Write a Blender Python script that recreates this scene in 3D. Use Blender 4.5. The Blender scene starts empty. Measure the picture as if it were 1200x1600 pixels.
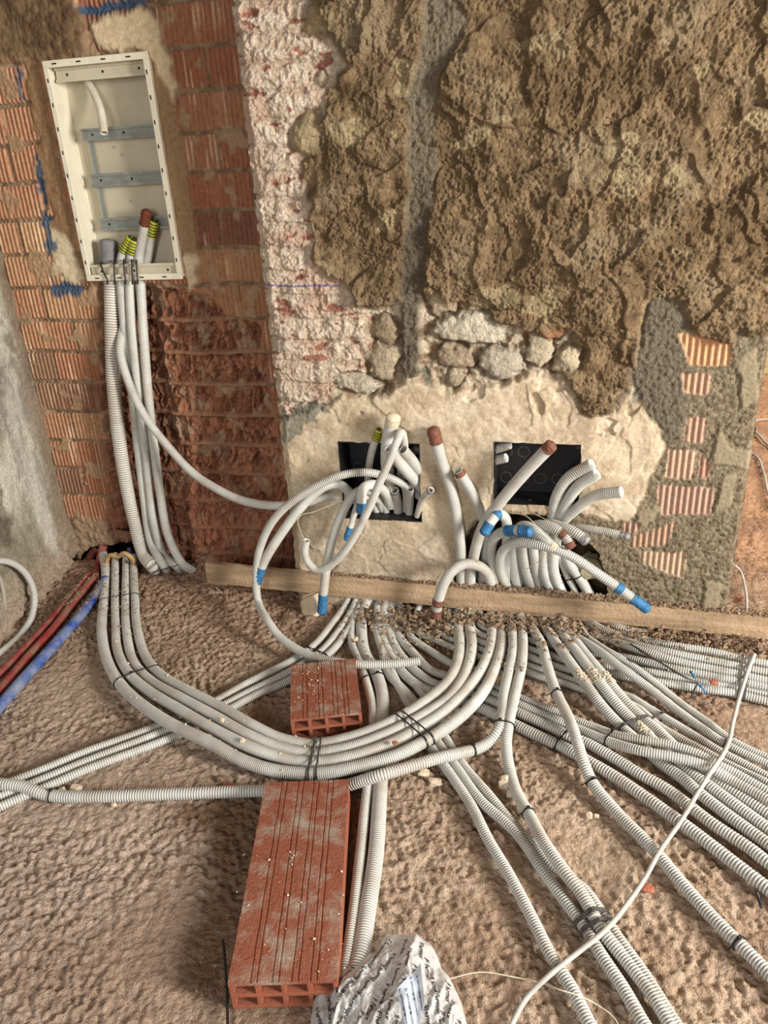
import bpy, math, random
import numpy as np
from mathutils import Vector

random.seed(7)
C = bpy.context.scene.collection

# ---------------------------------------------------------------- camera
f_px = 1200.0
H = 1.45
def _ray(px, py):
    px = np.asarray(px, float); py = np.asarray(py, float)
    v = np.stack([px-600, 800-py, np.full_like(px, -f_px)], -1)
    return v/np.linalg.norm(v, axis=-1, keepdims=True)
_up = -_ray(750, 3400)
_d = np.array([-5100., 0, -f_px]); _d[1] = -(_d[0]*_up[0]+_d[2]*_up[2])/_up[1]; _d /= np.linalg.norm(_d)
_X = -_d; _Y = np.cross(_up, _X)
R = np.array([_X, _Y, _up])              # rows: world axes in camera coordinates
_r = R @ _ray(482, 940)
CAM = np.array([0, _r[1]*H/_r[2], H])
cam_d = bpy.data.cameras.new('camera'); cam = bpy.data.objects.new('camera', cam_d); C.objects.link(cam)
cam_d.sensor_fit = 'VERTICAL'; cam_d.sensor_height = 36.0; cam_d.lens = 36.0*f_px/1600.0
cam_d.clip_start = .05
from mathutils import Matrix
M4 = Matrix([list(R[0])+[CAM[0]], list(R[1])+[CAM[1]], list(R[2])+[CAM[2]], [0, 0, 0, 1]])
cam.matrix_world = M4
bpy.context.scene.camera = cam

# ---------------------------------------------------------------- world, lights, exposure
wd = bpy.data.worlds.new('world'); bpy.context.scene.world = wd; wd.use_nodes = True
wn = wd.node_tree.nodes; bg = wn['Background']
bg.inputs[0].default_value = (1.0, .95, .88, 1); bg.inputs[1].default_value = .23
def area(name, loc, target, size, power, col):
    l = bpy.data.lights.new(name, 'AREA'); l.shape = 'RECTANGLE'; l.size = size[0]; l.size_y = size[1]
    l.energy = power; l.color = col
    o = bpy.data.objects.new(name, l); C.objects.link(o); o.location = loc
    o.rotation_euler = (Vector(target)-Vector(loc)).to_track_quat('-Z', 'Y').to_euler()
    return o
area('window_daylight', (3.3, -2.0, 1.75), (-.2, -.3, .2), (.8, 1.2), 285, (1.0, .965, .91))
area('fill_behind_camera', (-.6, -4.6, 1.9), (-.4, -.8, .0), (1.3, 1.5), 62, (.97, .98, 1.0))  # unseen fill lamp added behind the camera to brighten the floor
area('next_room_daylight', (2.6, 2.6, 2.6), (1.3, 1.6, 0), (1.2, 1.2), 90, (1.0, .93, .8))
vs = bpy.context.scene.view_settings
vs.view_transform = 'Standard'; vs.look = 'None'; vs.gamma = 1.0; vs.use_curve_mapping = False
vs.exposure = 0.27

# ---------------------------------------------------------------- projections onto the place's planes
def F(px, py, z=0.0):
    r = R @ _ray(px, py); return CAM + r*((z-H)/r[2])
def W(px, py, y=0.0):
    r = R @ _ray(px, py); return CAM + r*((y-CAM[1])/r[1])
def SX(px, py, x):
    r = R @ _ray(px, py); return CAM + r*((x-CAM[0])/r[0])
def proj(P):
    c = (P-CAM) @ R
    return 600 - f_px*c[..., 0]/c[..., 2], 800 + f_px*c[..., 1]/c[..., 2]

# ---------------------------------------------------------------- numpy noise
def _hash(ix, iy, seed):
    h = (ix.astype(np.int64)*374761393 + iy.astype(np.int64)*668265263 + seed*974711) & 0xffffffff
    h = ((h ^ (h >> 13))*1274126177) & 0xffffffff
    return (h ^ (h >> 16)) & 0xffffffff
def perlin(x, y, seed=0):
    x, y = np.broadcast_arrays(np.asarray(x, float), np.asarray(y, float))
    x0 = np.floor(x); y0 = np.floor(y); fx = x-x0; fy = y-y0
    u = fx*fx*fx*(fx*(fx*6-15)+10); v = fy*fy*fy*(fy*(fy*6-15)+10)
    def g(ix, iy, dx, dy):
        a = _hash(ix, iy, seed)/4294967296.0*2*np.pi
        return np.cos(a)*dx+np.sin(a)*dy
    a = g(x0, y0, fx, fy); b = g(x0+1, y0, fx-1, fy); c = g(x0, y0+1, fx, fy-1); d = g(x0+1, y0+1, fx-1, fy-1)
    return ((a*(1-u)+b*u)*(1-v)+(c*(1-u)+d*u)*v)*1.5
def fbm(x, y, seed=0, o=4, gain=.5):
    s = 0; a = 1
    for k in range(o):
        s = s + a*perlin(x*2**k, y*2**k, seed+k*17); a *= gain
    return s
def ridge(x, y, seed=0, o=3):
    s = 0; a = 1
    for k in range(o):
        s = s + a*(1-np.abs(perlin(x*2**k, y*2**k, seed+k*31))*2.2); a *= .5
    return s/1.75
def rnd(ix, iy, seed=0): return _hash(np.asarray(np.floor(ix)), np.asarray(np.floor(iy)), seed)/4294967296.0
def worley(x, y, seed=0):
    x0 = np.floor(x); y0 = np.floor(y); d1 = np.full(x.shape, 9.); d2 = d1.copy(); idv = np.zeros(x.shape)
    for i in (-1, 0, 1):
        for j in (-1, 0, 1):
            cx = x0+i; cy = y0+j
            qx = cx+.15+.7*rnd(cx, cy, seed); qy = cy+.15+.7*rnd(cx, cy, seed+5)
            d = np.hypot(x-qx, y-qy); n = d < d1
            d2 = np.where(n, d1, np.minimum(d2, d)); idv = np.where(n, rnd(cx, cy, seed+9), idv); d1 = np.where(n, d, d1)
    return d1, d2, idv
def pip(px, py, poly):
    ins = np.zeros(px.shape, bool); n = len(poly)
    for i in range(n):
        x1, y1 = poly[i]; x2, y2 = poly[(i+1) % n]
        if y1 == y2: continue
        c = ((y1 > py) != (y2 > py)) & (px < (x2-x1)*(py-y1)/(y2-y1)+x1)
        ins ^= c
    return ins
def blur(a, k):
    a = a.astype(float)
    for ax in (0, 1):
        p = np.pad(a, [(k, k) if i == ax else (0, 0) for i in (0, 1)], mode='edge')
        c = np.cumsum(p, axis=ax); z = np.zeros_like(np.take(c, [0], axis=ax)); c = np.concatenate([z, c], axis=ax)
        n = a.shape[ax]
        a = (np.take(c, range(2*k+1, 2*k+1+n), axis=ax)-np.take(c, range(0, n), axis=ax))/(2*k+1)
    return a
def lin(r, g, b):
    c = np.array([r, g, b])/255.0
    return np.where(c <= .04045, c/12.92, ((c+.055)/1.055)**2.4)
def mixc(a, b, t):
    t = np.asarray(t)[..., None]; return a*(1-t)+b*t
def sst(a, b, x):
    t = np.clip((x-a)/(b-a), 0, 1); return t*t*(3-2*t)

# ---------------------------------------------------------------- materials
def mat(name, col=(.5, .5, .5), rough=.8, metal=0, noise=None, bump=None, attr=None, transm=0, spec=.3, alpha=1, col2=None, grit=False, stretch=None):
    m = bpy.data.materials.new(name); m.use_nodes = True
    nt = m.node_tree; b = nt.nodes['Principled BSDF']
    b.inputs['Roughness'].default_value = rough; b.inputs['Metallic'].default_value = metal
    b.inputs['Specular IOR Level'].default_value = spec; b.inputs['Alpha'].default_value = alpha
    b.inputs['Transmission Weight'].default_value = transm
    tc = nt.nodes.new('ShaderNodeTexCoord')
    if attr:
        src = nt.nodes.new('ShaderNodeAttribute'); src.attribute_name = attr; out = src.outputs['Color']
    else:
        src = nt.nodes.new('ShaderNodeRGB'); src.outputs[0].default_value = (*col, 1); out = src.outputs[0]
    if noise:
        sc, lo, hi = noise
        n = nt.nodes.new('ShaderNodeTexNoise'); n.inputs['Scale'].default_value = sc; n.inputs['Detail'].default_value = 6
        n.inputs['Roughness'].default_value = .65
        if stretch:
            mp = nt.nodes.new('ShaderNodeMapping'); mp.inputs['Scale'].default_value = stretch; nt.links.new(tc.outputs['Object'], mp.inputs['Vector']); nt.links.new(mp.outputs[0], n.inputs['Vector'])
        else: nt.links.new(tc.outputs['Object'], n.inputs['Vector'])
        r = nt.nodes.new('ShaderNodeMapRange'); r.inputs[1].default_value = .3; r.inputs[2].default_value = .7
        r.inputs[3].default_value = lo; r.inputs[4].default_value = hi
        nt.links.new(n.outputs[0], r.inputs[0])
        mx = nt.nodes.new('ShaderNodeMix'); mx.data_type = 'RGBA'
        if col2 is None:
            mx.blend_type = 'MULTIPLY'; mx.inputs[0].default_value = 1
            nt.links.new(out, mx.inputs[6]); nt.links.new(r.outputs[0], mx.inputs[7])
        else:
            nt.links.new(r.outputs[0], mx.inputs[0]); nt.links.new(out, mx.inputs[6]); mx.inputs[7].default_value = (*col2, 1)
        out = mx.outputs[2]
    nt.links.new(out, b.inputs['Base Color'])
    prev = None
    for sc, dist in (bump or []):
        n = nt.nodes.new('ShaderNodeTexNoise'); n.inputs['Scale'].default_value = sc; n.inputs['Detail'].default_value = 5
        nt.links.new(tc.outputs['Object'], n.inputs['Vector'])
        bp = nt.nodes.new('ShaderNodeBump'); bp.inputs['Distance'].default_value = dist; bp.inputs['Strength'].default_value = 1
        if attr and grit: nt.links.new(src.outputs['Alpha'], bp.inputs['Strength'])
        nt.links.new(n.outputs[0], bp.inputs['Height'])
        if prev: nt.links.new(prev.outputs[0], bp.inputs['Normal'])
        prev = bp
    if prev: nt.links.new(prev.outputs[0], b.inputs['Normal'])
    return m
L = lambda r, g, b: tuple(lin(r, g, b))
M_SURF = mat('rough_masonry', rough=.95, attr='Col', noise=(90, .78, 1.18), bump=[(130, .012), (420, .004)], spec=.12, grit=True)
M_FLOOR = mat('rough_concrete', rough=.93, attr='Col', noise=(60, .8, 1.16), bump=[(110, .010), (330, .004)], spec=.15)
M_BRICKW = mat('ribbed_hollow_brick', rough=.85, attr='Col', noise=(70, .75, 1.2), bump=[(200, .002)], spec=.2)
M_COND = mat('grey_corrugated_plastic', rough=.5, attr='Col', noise=(25, .86, 1.06), spec=.35)
M_BLUE = mat('blue_tape', L(50, 108, 150), .5, noise=(70, .6, 1.3), bump=[(150, .003)], spec=.4)
M_RUST = mat('brown_tape', L(120, 78, 62), .7, noise=(120, .55, 1.35), bump=[(200, .003)])
M_BROWN = mat('dark_brown_tape', L(105, 52, 34), .6, noise=(80, .7, 1.2), bump=[(150, .002)])
M_BLACK = mat('black_plastic', L(26, 25, 26), .5, noise=(60, .7, 1.5), spec=.4)
M_TIE = mat('black_tie', L(34, 32, 32), .45, spec=.4)
M_BTAPE = mat('black_insulating_tape', L(70, 68, 66), .45, noise=(90, .4, 1.6), bump=[(140, .003)], spec=.5)
M_WHITE = mat('cream_painted_steel', L(222, 214, 192), .5, noise=(14, .88, 1.05), bump=[(60, .0006)], spec=.4)
M_BACK = mat('dusty_steel_back', L(196, 186, 162), .6, noise=(8, .84, 1.06), bump=[(40, .0006)], spec=.3)
M_ZINC = mat('galvanised_rail', L(150, 154, 150), .42, metal=.5, noise=(40, .75, 1.15), spec=.5)
M_HOLE = mat('dark_slot', L(22, 18, 15), .9)
M_TERRA = mat('terracotta', L(140, 82, 60), .75, noise=(9, .82, 1.12), bump=[(140, .0015), (40, .001)], spec=.25)
M_DUSTT = mat('terracotta_with_mortar_dust', L(136, 80, 60), .85, noise=(14, -.9, 1.1), bump=[(120, .003), (360, .002)], col2=L(156, 140, 124), spec=.2)
M_WOOD = mat('weathered_board', L(172, 146, 116), .85, noise=(30, .5, 1.2), bump=[(90, .003), (30, .003)], spec=.15, stretch=(.1, .6, 1))
M_CRUMB = mat('mortar_crumbs', L(140, 118, 96), .95, noise=(45, .55, 1.35), bump=[(300, .002)], spec=.1)
M_CRUMBL = mat('plaster_chip', L(208, 190, 164), .95, noise=(60, .85, 1.1), bump=[(200, .002)], spec=.1)
M_REDCHIP = mat('brick_chip', L(158, 98, 76), .9, noise=(60, .8, 1.2), bump=[(200, .002)], spec=.1)
M_CABLE = mat('grey_cable_sheath', L(176, 172, 164), .5, noise=(30, .8, 1.08), spec=.35)
M_STRING = mat('white_pull_string', L(214, 202, 176), .6)
M_FOAM = mat('dried_foam', L(226, 208, 178), .9, noise=(120, .7, 1.1), bump=[(200, .004)])
M_SILV = mat('silver_tape', L(150, 150, 150), .35, metal=.4, noise=(120, .5, 1.3), bump=[(180, .004)], spec=.5)
M_RED = mat('red_pipe', L(140, 46, 50), .6, noise=(16, -.3, 1.15), col2=L(138, 104, 84), spec=.35)
M_BLUEP = mat('blue_pipe', L(36, 74, 150), .55, noise=(12, -.5, 1.1), col2=L(140, 146, 160), spec=.35)
M_HOSE = mat('tan_hose', L(176, 142, 98), .6, noise=(30, .7, 1.1))
M_YWALL = mat('yellow_plaster', L(232, 200, 140), .9, noise=(5, .9, 1.05), bump=[(60, .003)])

# green and yellow tape: two-colour stripes that wind round the pipe
def stripe_mat():
    m = bpy.data.materials.new('green_yellow_tape'); m.use_nodes = True; nt = m.node_tree; b = nt.nodes['Principled BSDF']
    uv = nt.nodes.new('ShaderNodeAttribute'); uv.attribute_name = 'Len'
    mt = nt.nodes.new('ShaderNodeMath'); mt.operation = 'MULTIPLY'; mt.inputs[1].default_value = 2*math.pi/.0105
    s = nt.nodes.new('ShaderNodeMath'); s.operation = 'SINE'
    g = nt.nodes.new('ShaderNodeMath'); g.operation = 'GREATER_THAN'; g.inputs[1].default_value = .35
    mx = nt.nodes.new('ShaderNodeMix'); mx.data_type = 'RGBA'
    mx.inputs[6].default_value = (*L(172, 168, 44), 1); mx.inputs[7].default_value = (*L(40, 62, 30), 1)
    nt.links.new(uv.outputs['Fac'], mt.inputs[0]); nt.links.new(mt.outputs[0], s.inputs[0]); nt.links.new(s.outputs[0], g.inputs[0])
    nt.links.new(g.outputs[0], mx.inputs[0]); nt.links.new(mx.outputs[2], b.inputs['Base Color']); b.inputs['Roughness'].default_value = .45
    return m
M_GY = stripe_mat()

# ---------------------------------------------------------------- mesh helpers
def mesh_np(name, V, Fc, m, smooth=True, col=None, length=None):
    me = bpy.data.meshes.new(name); V = np.asarray(V, np.float32)
    Fc = np.asarray(Fc, np.int32); n = Fc.shape[1]
    me.vertices.add(len(V)); me.vertices.foreach_set('co', V.ravel())
    me.loops.add(Fc.size); me.loops.foreach_set('vertex_index', Fc.ravel())
    me.polygons.add(len(Fc)); me.polygons.foreach_set('loop_start', np.arange(0, Fc.size, n, dtype=np.int32))
    me.polygons.foreach_set('loop_total', np.full(len(Fc), n, np.int32))
    me.polygons.foreach_set('use_smooth', np.full(len(Fc), smooth, bool))
    me.update(calc_edges=True); me.validate()
    if col is not None:
        a = me.color_attributes.new('Col', 'FLOAT_COLOR', 'POINT')
        c4 = np.ones((len(V), 4), np.float32); col = col.reshape(len(V), -1); c4[:, :col.shape[1]] = col; a.data.foreach_set('color', c4.ravel())
    if length is not None:
        a = me.attributes.new('Len', 'FLOAT', 'POINT'); a.data.foreach_set('value', np.asarray(length, np.float32))
    me.materials.append(m)
    return me
def link(name, me, parent=None, label=None, cat=None, group=None, kind=None):
    o = bpy.data.objects.new(name, me); C.objects.link(o)
    if parent is not None: o.parent = parent
    if label: o['label'] = label
    if cat: o['category'] = cat
    if group: o['group'] = group
    if kind: o['kind'] = kind
    return o
def empty(name, loc, label, cat, group=None):
    o = bpy.data.objects.new(name, None); C.objects.link(o); o.location = loc; o.empty_display_size = .05
    o['label'] = label; o['category'] = cat
    if group: o['group'] = group
    return o
class MB:
    def __init__(s): s.v = []; s.f = []
    def add(s, v, f):
        n = len(s.v); s.v += [tuple(map(float, p)) for p in v]; s.f += [tuple(i+n for i in q) for q in f]
    def box(s, o, a, b, c):
        o, a, b, c = map(np.array, (o, a, b, c))
        v = [o, o+a, o+a+b, o+b, o+c, o+a+c, o+a+b+c, o+b+c]
        s.add(v, [(0, 3, 2, 1), (4, 5, 6, 7), (0, 1, 5, 4), (1, 2, 6, 5), (2, 3, 7, 6), (3, 0, 4, 7)])
    def build(s, name, m, parent=None, origin=(0, 0, 0), bevel=0, smooth=False, **kw):
        me = bpy.data.meshes.new(name); me.from_pydata([tuple(np.array(p)-origin) for p in s.v], [], s.f); me.update()
        import bmesh
        bm = bmesh.new(); bm.from_mesh(me); bmesh.ops.recalc_face_normals(bm, faces=bm.faces); bm.to_mesh(me); bm.free()
        me.materials.append(m)
        if smooth: me.polygons.foreach_set('use_smooth', np.ones(len(me.polygons), bool))
        o = link(name, me, parent, **kw)
        if parent is None and any(origin): o.location = origin
        if bevel:
            md = o.modifiers.new('bevel', 'BEVEL'); md.width = bevel; md.segments = 2; md.limit_method = 'ANGLE'
        return o
def hfield(name, us, vs_, place, hfun, m, hole=None, kind='structure', label=None):
    """relief surface: place(u,v)->base point & normal; hfun(u,v,px,py)->height,colour"""
    U, Vv = np.meshgrid(us, vs_); B, N = place(U, Vv)
    px, py = proj(B)
    h, col = hfun(U, Vv, px, py)
    lum = (col[..., :3]@np.array([.25, .6, .15]))[..., None]; col[..., :3] = col[..., :3]*.84+lum*.16
    P = B+N*h[..., None]
    ny, nx = U.shape; idx = np.arange(nx*ny).reshape(ny, nx)
    q = np.stack([idx[:-1, :-1], idx[:-1, 1:], idx[1:, 1:], idx[1:, :-1]], -1).reshape(-1, 4)
    if hole is not None:
        hm = hole(U, Vv, px, py); c = hm[:-1, :-1] & hm[1:, 1:] & hm[1:, :-1] & hm[:-1, 1:]
        q = q[~c.reshape(-1)]
    return link(name, mesh_np(name, P.reshape(-1, 3), q, m, True, col.reshape(-1, col.shape[-1])), kind=kind, label=label)

# ================================================================ MAIN WALL (rubble wall: mud render, whitewashed brick, plaster)
YA = .205                                   # alcove wall face
XL, XR = -.925, .515
Z_BRICK = [(500, -20), (505, 20), (520, 60), (545, 95), (515, 150), (505, 200), (470, 262), (487, 300), (490, 400), (500, 420), (540, 445),
           (560, 480), (585, 505), (580, 560), (560, 592), (520, 615), (470, 640), (300, 655), (300, -20)]
MUD_LOW = [(470, -20), (500, 20), (522, 60), (545, 95), (515, 150), (505, 200), (475, 262), (487, 300), (490, 400), (500, 425), (545, 447),
           (556, 478), (590, 480), (622, 475), (650, 452), (700, 470), (740, 476), (775, 505), (815, 508), (850, 520), (880, 510), (905, 530),
           (925, 560), (880, 590), (895, 610), (920, 650), (955, 640), (985, 590), (1000, 545), (1008, 470), (1040, 458), (1068, 470),
           (1070, 512), (1100, 540), (1130, 545), (1150, 520), (1260, 520), (1260, -60), (470, -60)]
PLAS = [(440, 655), (500, 635), (560, 612), (600, 625), (640, 588), (662, 600), (700, 612), (760, 606), (830, 585), (880, 592), (915, 650),
        (960, 645), (985, 600), (1000, 630), (1040, 690), (1020, 735), (1005, 775), (990, 800), (975, 815), (940, 812), (905, 800), (760, 800), (735, 820),
        (712, 860), (712, 925), (540, 945), (400, 960), (400, 700)]
CHAN = [(700, -30), (735, 30), (712, 80), (690, 120), (680, 200), (686, 250), (672, 330), (668, 420), (658, 470), (656, 585), (630, 590),
        (626, 470), (632, 400), (640, 290), (638, 150), (660, 80), (668, -30)]
GSTRIP = [(1012, 468), (1068, 470), (1070, 520), (1085, 580), (1072, 640), (1060, 690), (1040, 690), (1005, 625), (985, 600), (1000, 540)]
GREEN = [(440, 640), (500, 625), (520, 640), (480, 660), (455, 690), (440, 690)]
STONES = [(783, 566, 36, 24, .2, .030, (205, 190, 165)), (710, 558, 26, 20, .5, .024, (182, 160, 128)), (735, 515, 62, 24, .08, .024, (222, 208, 180)),
          (690, 470, 26, 26, .2, .018, (196, 174, 140)), (885, 562, 24, 20, -.3, .026, (206, 186, 150)), (710, 590, 15, 16, .2, .014, (190, 172, 140)),
          (845, 545, 22, 28, .4, .014, (212, 194, 160)), (600, 560, 26, 30, .1, .02, (196, 176, 142)), (560, 600, 34, 14, .15, .02, (214, 198, 170)),
          (600, 515, 22, 20, .3, .02, (168, 146, 112)), (985, 495, 22, 40, .3, .02, (196, 170, 130)), (970, 660, 12, 22, .1, .012, (176, 156, 112)),
          (910, 530, 16, 16, 0, .014, (150, 122, 88)), (862, 518, 24, 12, .1, .012, (170, 120, 76)),
          (482, 210, 26, 36, .3, .034, (188, 164, 120)), (505, 30, 26, 28, .2, .03, (186, 160, 116)), (500, 120, 10, 14, 0, .02, (216, 196, 162))]
RIBQ = [[(1058, 518), (1142, 535), (1140, 571), (1078, 570)], [(1064, 581), (1112, 585), (1106, 617), (1067, 612)],
        [(1074, 650), (1104, 652), (1098, 692), (1071, 690)], [(1045, 702), (1089, 704), (1082, 749), (1038, 745)],
        [(1095, 708), (1109, 730), (1105, 748), (1091, 746)], [(1026, 757), (1118, 762), (1110, 802), (1032, 804)],
        [(984, 838), (1010, 832), (1056, 815), (1042, 850), (985, 856)], [(1001, 862), (1072, 862), (1068, 903), (1006, 880)],
        [(972, 815), (1000, 816), (1000, 832), (975, 832)]]
CEM = [[(1115, 700), (1125, 665), (1140, 700), (1178, 704), (1170, 735), (1140, 725), (1115, 724)], [(1100, 905), (1126, 910), (1122, 960), (1100, 955)],
       [(1150, 560), (1180, 540), (1185, 620), (1160, 640)], [(1130, 740), (1150, 735), (1140, 790), (1115, 800)], [(1000, 800), (1030, 790), (1020, 815), (985, 825)]]
def jbrect(tl, br): 
    a = W(*tl); b = W(*br); return a[0], b[0], b[2], a[2]
JB = [(-.724, -.456, .352, .626), (-.222, .041, .432, .640)]
CAV = [(545, 930), (700, 925), (712, 890), (716, 850), (738, 822), (760, 797), (800, 802), (880, 803), (905, 830), (935, 862), (950, 905), (950, 938), (960, 990), (545, 960)]
def main_h(U, V, px, py):
    wx = px+9*perlin(U*22, V*22, 3)+5*perlin(U*60, V*60, 4); wy = py+9*perlin(U*22, V*22, 5)+5*perlin(U*60, V*60, 6)
    g1 = fbm(U*7, V*7, 10, 4); g2 = fbm(U*26, V*26, 20, 3); g3 = perlin(U*75, V*75, 30); g4 = perlin(U*140, V*140, 33)
    rd = ridge(U*9+.3*g2, V*9, 40, 3)
    # right-hand rough cement (the ground state of the wall)
    h = .004+.0035*g3+.0025*g4+.003*g2+.004*g1
    c = mixc(lin(150, 134, 106), lin(122, 106, 80), sst(-.5, .5, g3+.6*g2))
    c = c*1.0
    # rubble-stone core
    m = blur(pip(wx, wy, [(540, 430), (640, 440), (700, 440), (1015, 440), (1010, 560), (890, 620), (700, 625), (640, 600), (560, 625), (520, 625), (530, 590), (575, 560)]), 2)
    hs = -.016+.010*g2+.003*g3; cs = mixc(lin(156, 128, 92), lin(212, 194, 162), sst(-.45, .15, g2+.5*g1))
    cs = mixc(cs, lin(160, 98, 56), .6*sst(.25, .6, perlin(U*14, V*14, 77)))
    h = h*(1-m)+hs*m; c = mixc(c, cs, m)
    # whitewashed brick courses
    m = blur(pip(wx, wy, Z_BRICK) | (px < 440) & (py < 650), 2)
    row = (V-.02*perlin(U*3, 0*V, 8))/.068; fr = row-np.floor(row)
    prof = sst(0, .13, fr)*sst(1, .87, fr)
    jx = (U+.13*(np.floor(row) % 2)+.05*rnd(np.floor(row), 0*row, 3))/.25; jf = jx-np.floor(jx); prof2 = prof*(1-.5*(1-sst(0, .04, jf)*sst(1, .96, jf)))
    hb = -.002+.0085*prof2+.0030*g3+.0026*g4+.006*g1+.005*g2+.004*sst(.0, .08, perlin(U*18, V*26, 68))
    bare = sst(.62, .74, fbm(U*11, V*26, 60, 3)+.22*(prof > .5)-.04)
    hb = hb-.004*bare
    cb = mixc(lin(214, 188, 158), lin(228, 208, 182), sst(-.4, .4, g2)); cb = mixc(cb, lin(200, 156, 128), .6*sst(.0, .6, fbm(U*6, V*14, 66, 3)))
    cb = mixc(cb, lin(172, 104, 80), bare*.9); cb = mixc(cb, lin(176, 154, 128), .5*sst(.75, .1, prof)*sst(-.2, .5, g2))
    cb = mixc(cb, lin(110, 105, 160), (np.abs(py-(446+.0*px)) < 1.6)*(px > 408)*(px < 532)*.8)
    h = h*(1-m)+hb*m; c = mixc(c, cb, m)
    # stones
    for (sx, sy, a, b, rot, hh, cc) in STONES:
        dx = (wx-sx)*.6+(px-sx)*.4; dy = (wy-sy)*.6+(py-sy)*.4; ca, sa = math.cos(rot), math.sin(rot)
        e = np.hypot((dx*ca+dy*sa)/a, (-dx*sa+dy*ca)/b)*(1+(.28*perlin(U*13+sx, V*13, 141)+.10*perlin(U*40, V*40, 142))*(sx != 783)*(sx != 482)); t = sst(1.08, .93, e)
        dome = -.012+hh*np.sqrt(np.clip(1-e**2.4, 0, 1))+.0015*g3+.002*g2
        ring = sst(1.35, 1.1, e)*(1-t); h = h-.010*ring
        c = mixc(c, lin(120, 92, 62), .5*ring)
        h = h*(1-t)+np.maximum(dome, h*0-.02)*t; c = mixc(c, mixc(lin(*cc), lin(*cc)*.75, sst(-.3, .6, g2)), t)
    # cream plaster round the boxes
    m = blur(pip(wx*.7+px*.3, wy*.7+py*.3, PLAS), 2)
    tr = ridge(U*13, V*7+.4*g1, 90, 2)
    hp = .012+.004*g1+.0018*g2+.004*sst(.78, .95, tr)+.0006*g3+.003*sst(.0, .05, perlin(U*9+.3*g1, V*7, 96))
    hp = hp-.012*sst(.33, .41, fbm(U*8, V*8, 95, 3))*(py < 680)
    cp = mixc(lin(198, 178, 146), lin(178, 156, 124), sst(-.4, .5, g1+.5*g2)); cp = mixc(cp, lin(156, 132, 106), .55*sst(.1, .55, perlin(U*5, V*5, 98)))
    low = sst(780, 880, py)*sst(760, 700, px); cp = mixc(cp, lin(166, 146, 120), .7*low); cp = mixc(cp, lin(206, 190, 164), .5*sst(.2, .5, perlin(U*8, V*12, 99)))
    h = h*(1-m)+hp*m; c = mixc(c, cp, m); smoothm = m*.95
    m = blur(pip(wx, wy, GREEN) | pip(wx, wy, [(652, 575), (672, 580), (680, 612), (660, 600)]) | pip(wx, wy, [(985, 590), (1000, 575), (1000, 620), (985, 640)]), 1)
    c = mixc(c, lin(116, 116, 100), .8*m); h = h-.003*m
    # mud render
    m = blur(pip(wx, wy, MUD_LOW), 3); smoothm = smoothm*(1-m)
    big = fbm(U*5+.3, V*6, 110, 2); crk = 1-np.abs(perlin(U*4.6+.35*g2, V*4.6+.3*g1, 121))*2
    wu = U+.05*perlin(U*4, V*4, 61); wv = V+.05*perlin(U*4, V*4, 62)
    n1 = perlin(wu*7, wv*4.5, 63)+.25*perlin(wu*22, wv*18, 64); n2 = perlin(wu*5, wv*8, 65)+.2*perlin(wu*24, wv*20, 66)
    gran = sst(-.25, .25, perlin(U*9, V*9, 67)+.3)
    hm = .018+.016*big+.010*g1+.012*sst(.05, .13, n1)*sst(.7, .1, n1)+.009*sst(.10, .17, n2)*sst(.8, .1, n2)+.004*(rd-.5)+.0045*g2+(.0044*g3+.0050*g4)*(.4+.6*gran)
    hm = hm-.020*sst(.975, .998, crk)*sst(.25, .5, perlin(U*3, V*3, 130))
    cm = mixc(lin(148, 121, 84), lin(118, 95, 64), sst(-.5, .5, g2+.4*g1)); cm = mixc(cm, lin(160, 140, 106), .5*sst(.15, .7, big+.3*g3))
    cm = mixc(cm, lin(112, 88, 58), .6*sst(-.15, -.6, big)); cm = mixc(cm, lin(196, 176, 128), .45*sst(.5, .62, fbm(U*5, V*7, 150, 3)))
    hm = hm*sst(-5, 40, 1265-px)                                    # thins out towards the corner
    h = h*(1-m)+hm*m; c = mixc(c, cm, m)
    # grey mortar runs
    m = blur(pip(wx*.5+px*.5, wy*.5+py*.5, CHAN), 2)
    h = h*(1-m)+(.010+.004*g3+.004*g2+.002*g4)*m
    c = mixc(c, mixc(lin(128, 116, 94), lin(98, 88, 72), sst(200, 420, py)), m*.9)
    m = blur(pip(wx, wy, GSTRIP), 2)
    h = h*(1-m)+(.010+.004*g3+.003*g2+.002*g4)*m; c = mixc(c, lin(120, 108, 88), m)
    for q in CEM:
        m = blur(pip(wx*.4+px*.6, wy*.4+py*.6, q), 1)
        h = h*(1-m)+(.010+.0008*g3)*m; c = mixc(c, lin(140, 126, 98), m); smoothm = np.maximum(smoothm, m*.8)
    # bare ribbed bricks
    for k, q in enumerate(RIBQ):
        m = blur(pip(px+2.5*perlin(U*60, V*60, 4), py+2.5*perlin(U*60, V*60, 6), q), 1)
        h = h*(1-m)+(.002+.0035*np.sin(U*2*np.pi/.0175))*m
        cc = [(200, 150, 104), (186, 148, 118), (182, 144, 118), (190, 154, 126), (180, 132, 108), (180, 144, 122), (176, 140, 112), (190, 160, 130), (176, 140, 118)][k]
        c = mixc(c, lin(*cc)*.92, m); smoothm = np.maximum(smoothm, m)
    # edge rounding at both corners
    ed = sst(XL-.004, XL+.03, U); h = h-.02*(1-ed)*1.0
    h = h-.012*sst(XR-.012, XR, U)
    return h, np.concatenate([c, np.clip(1-.88*smoothm, .12, 1)[..., None]], -1)
def main_hole(U, V, px, py):
    hm = pip(px+3*perlin(U*40, V*40, 3), py+3*perlin(U*40, V*40, 5), CAV)
    for (x0, x1, z0, z1) in JB: hm |= (U > x0) & (U < x1) & (V > z0) & (V < z1)
    return hm
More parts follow.
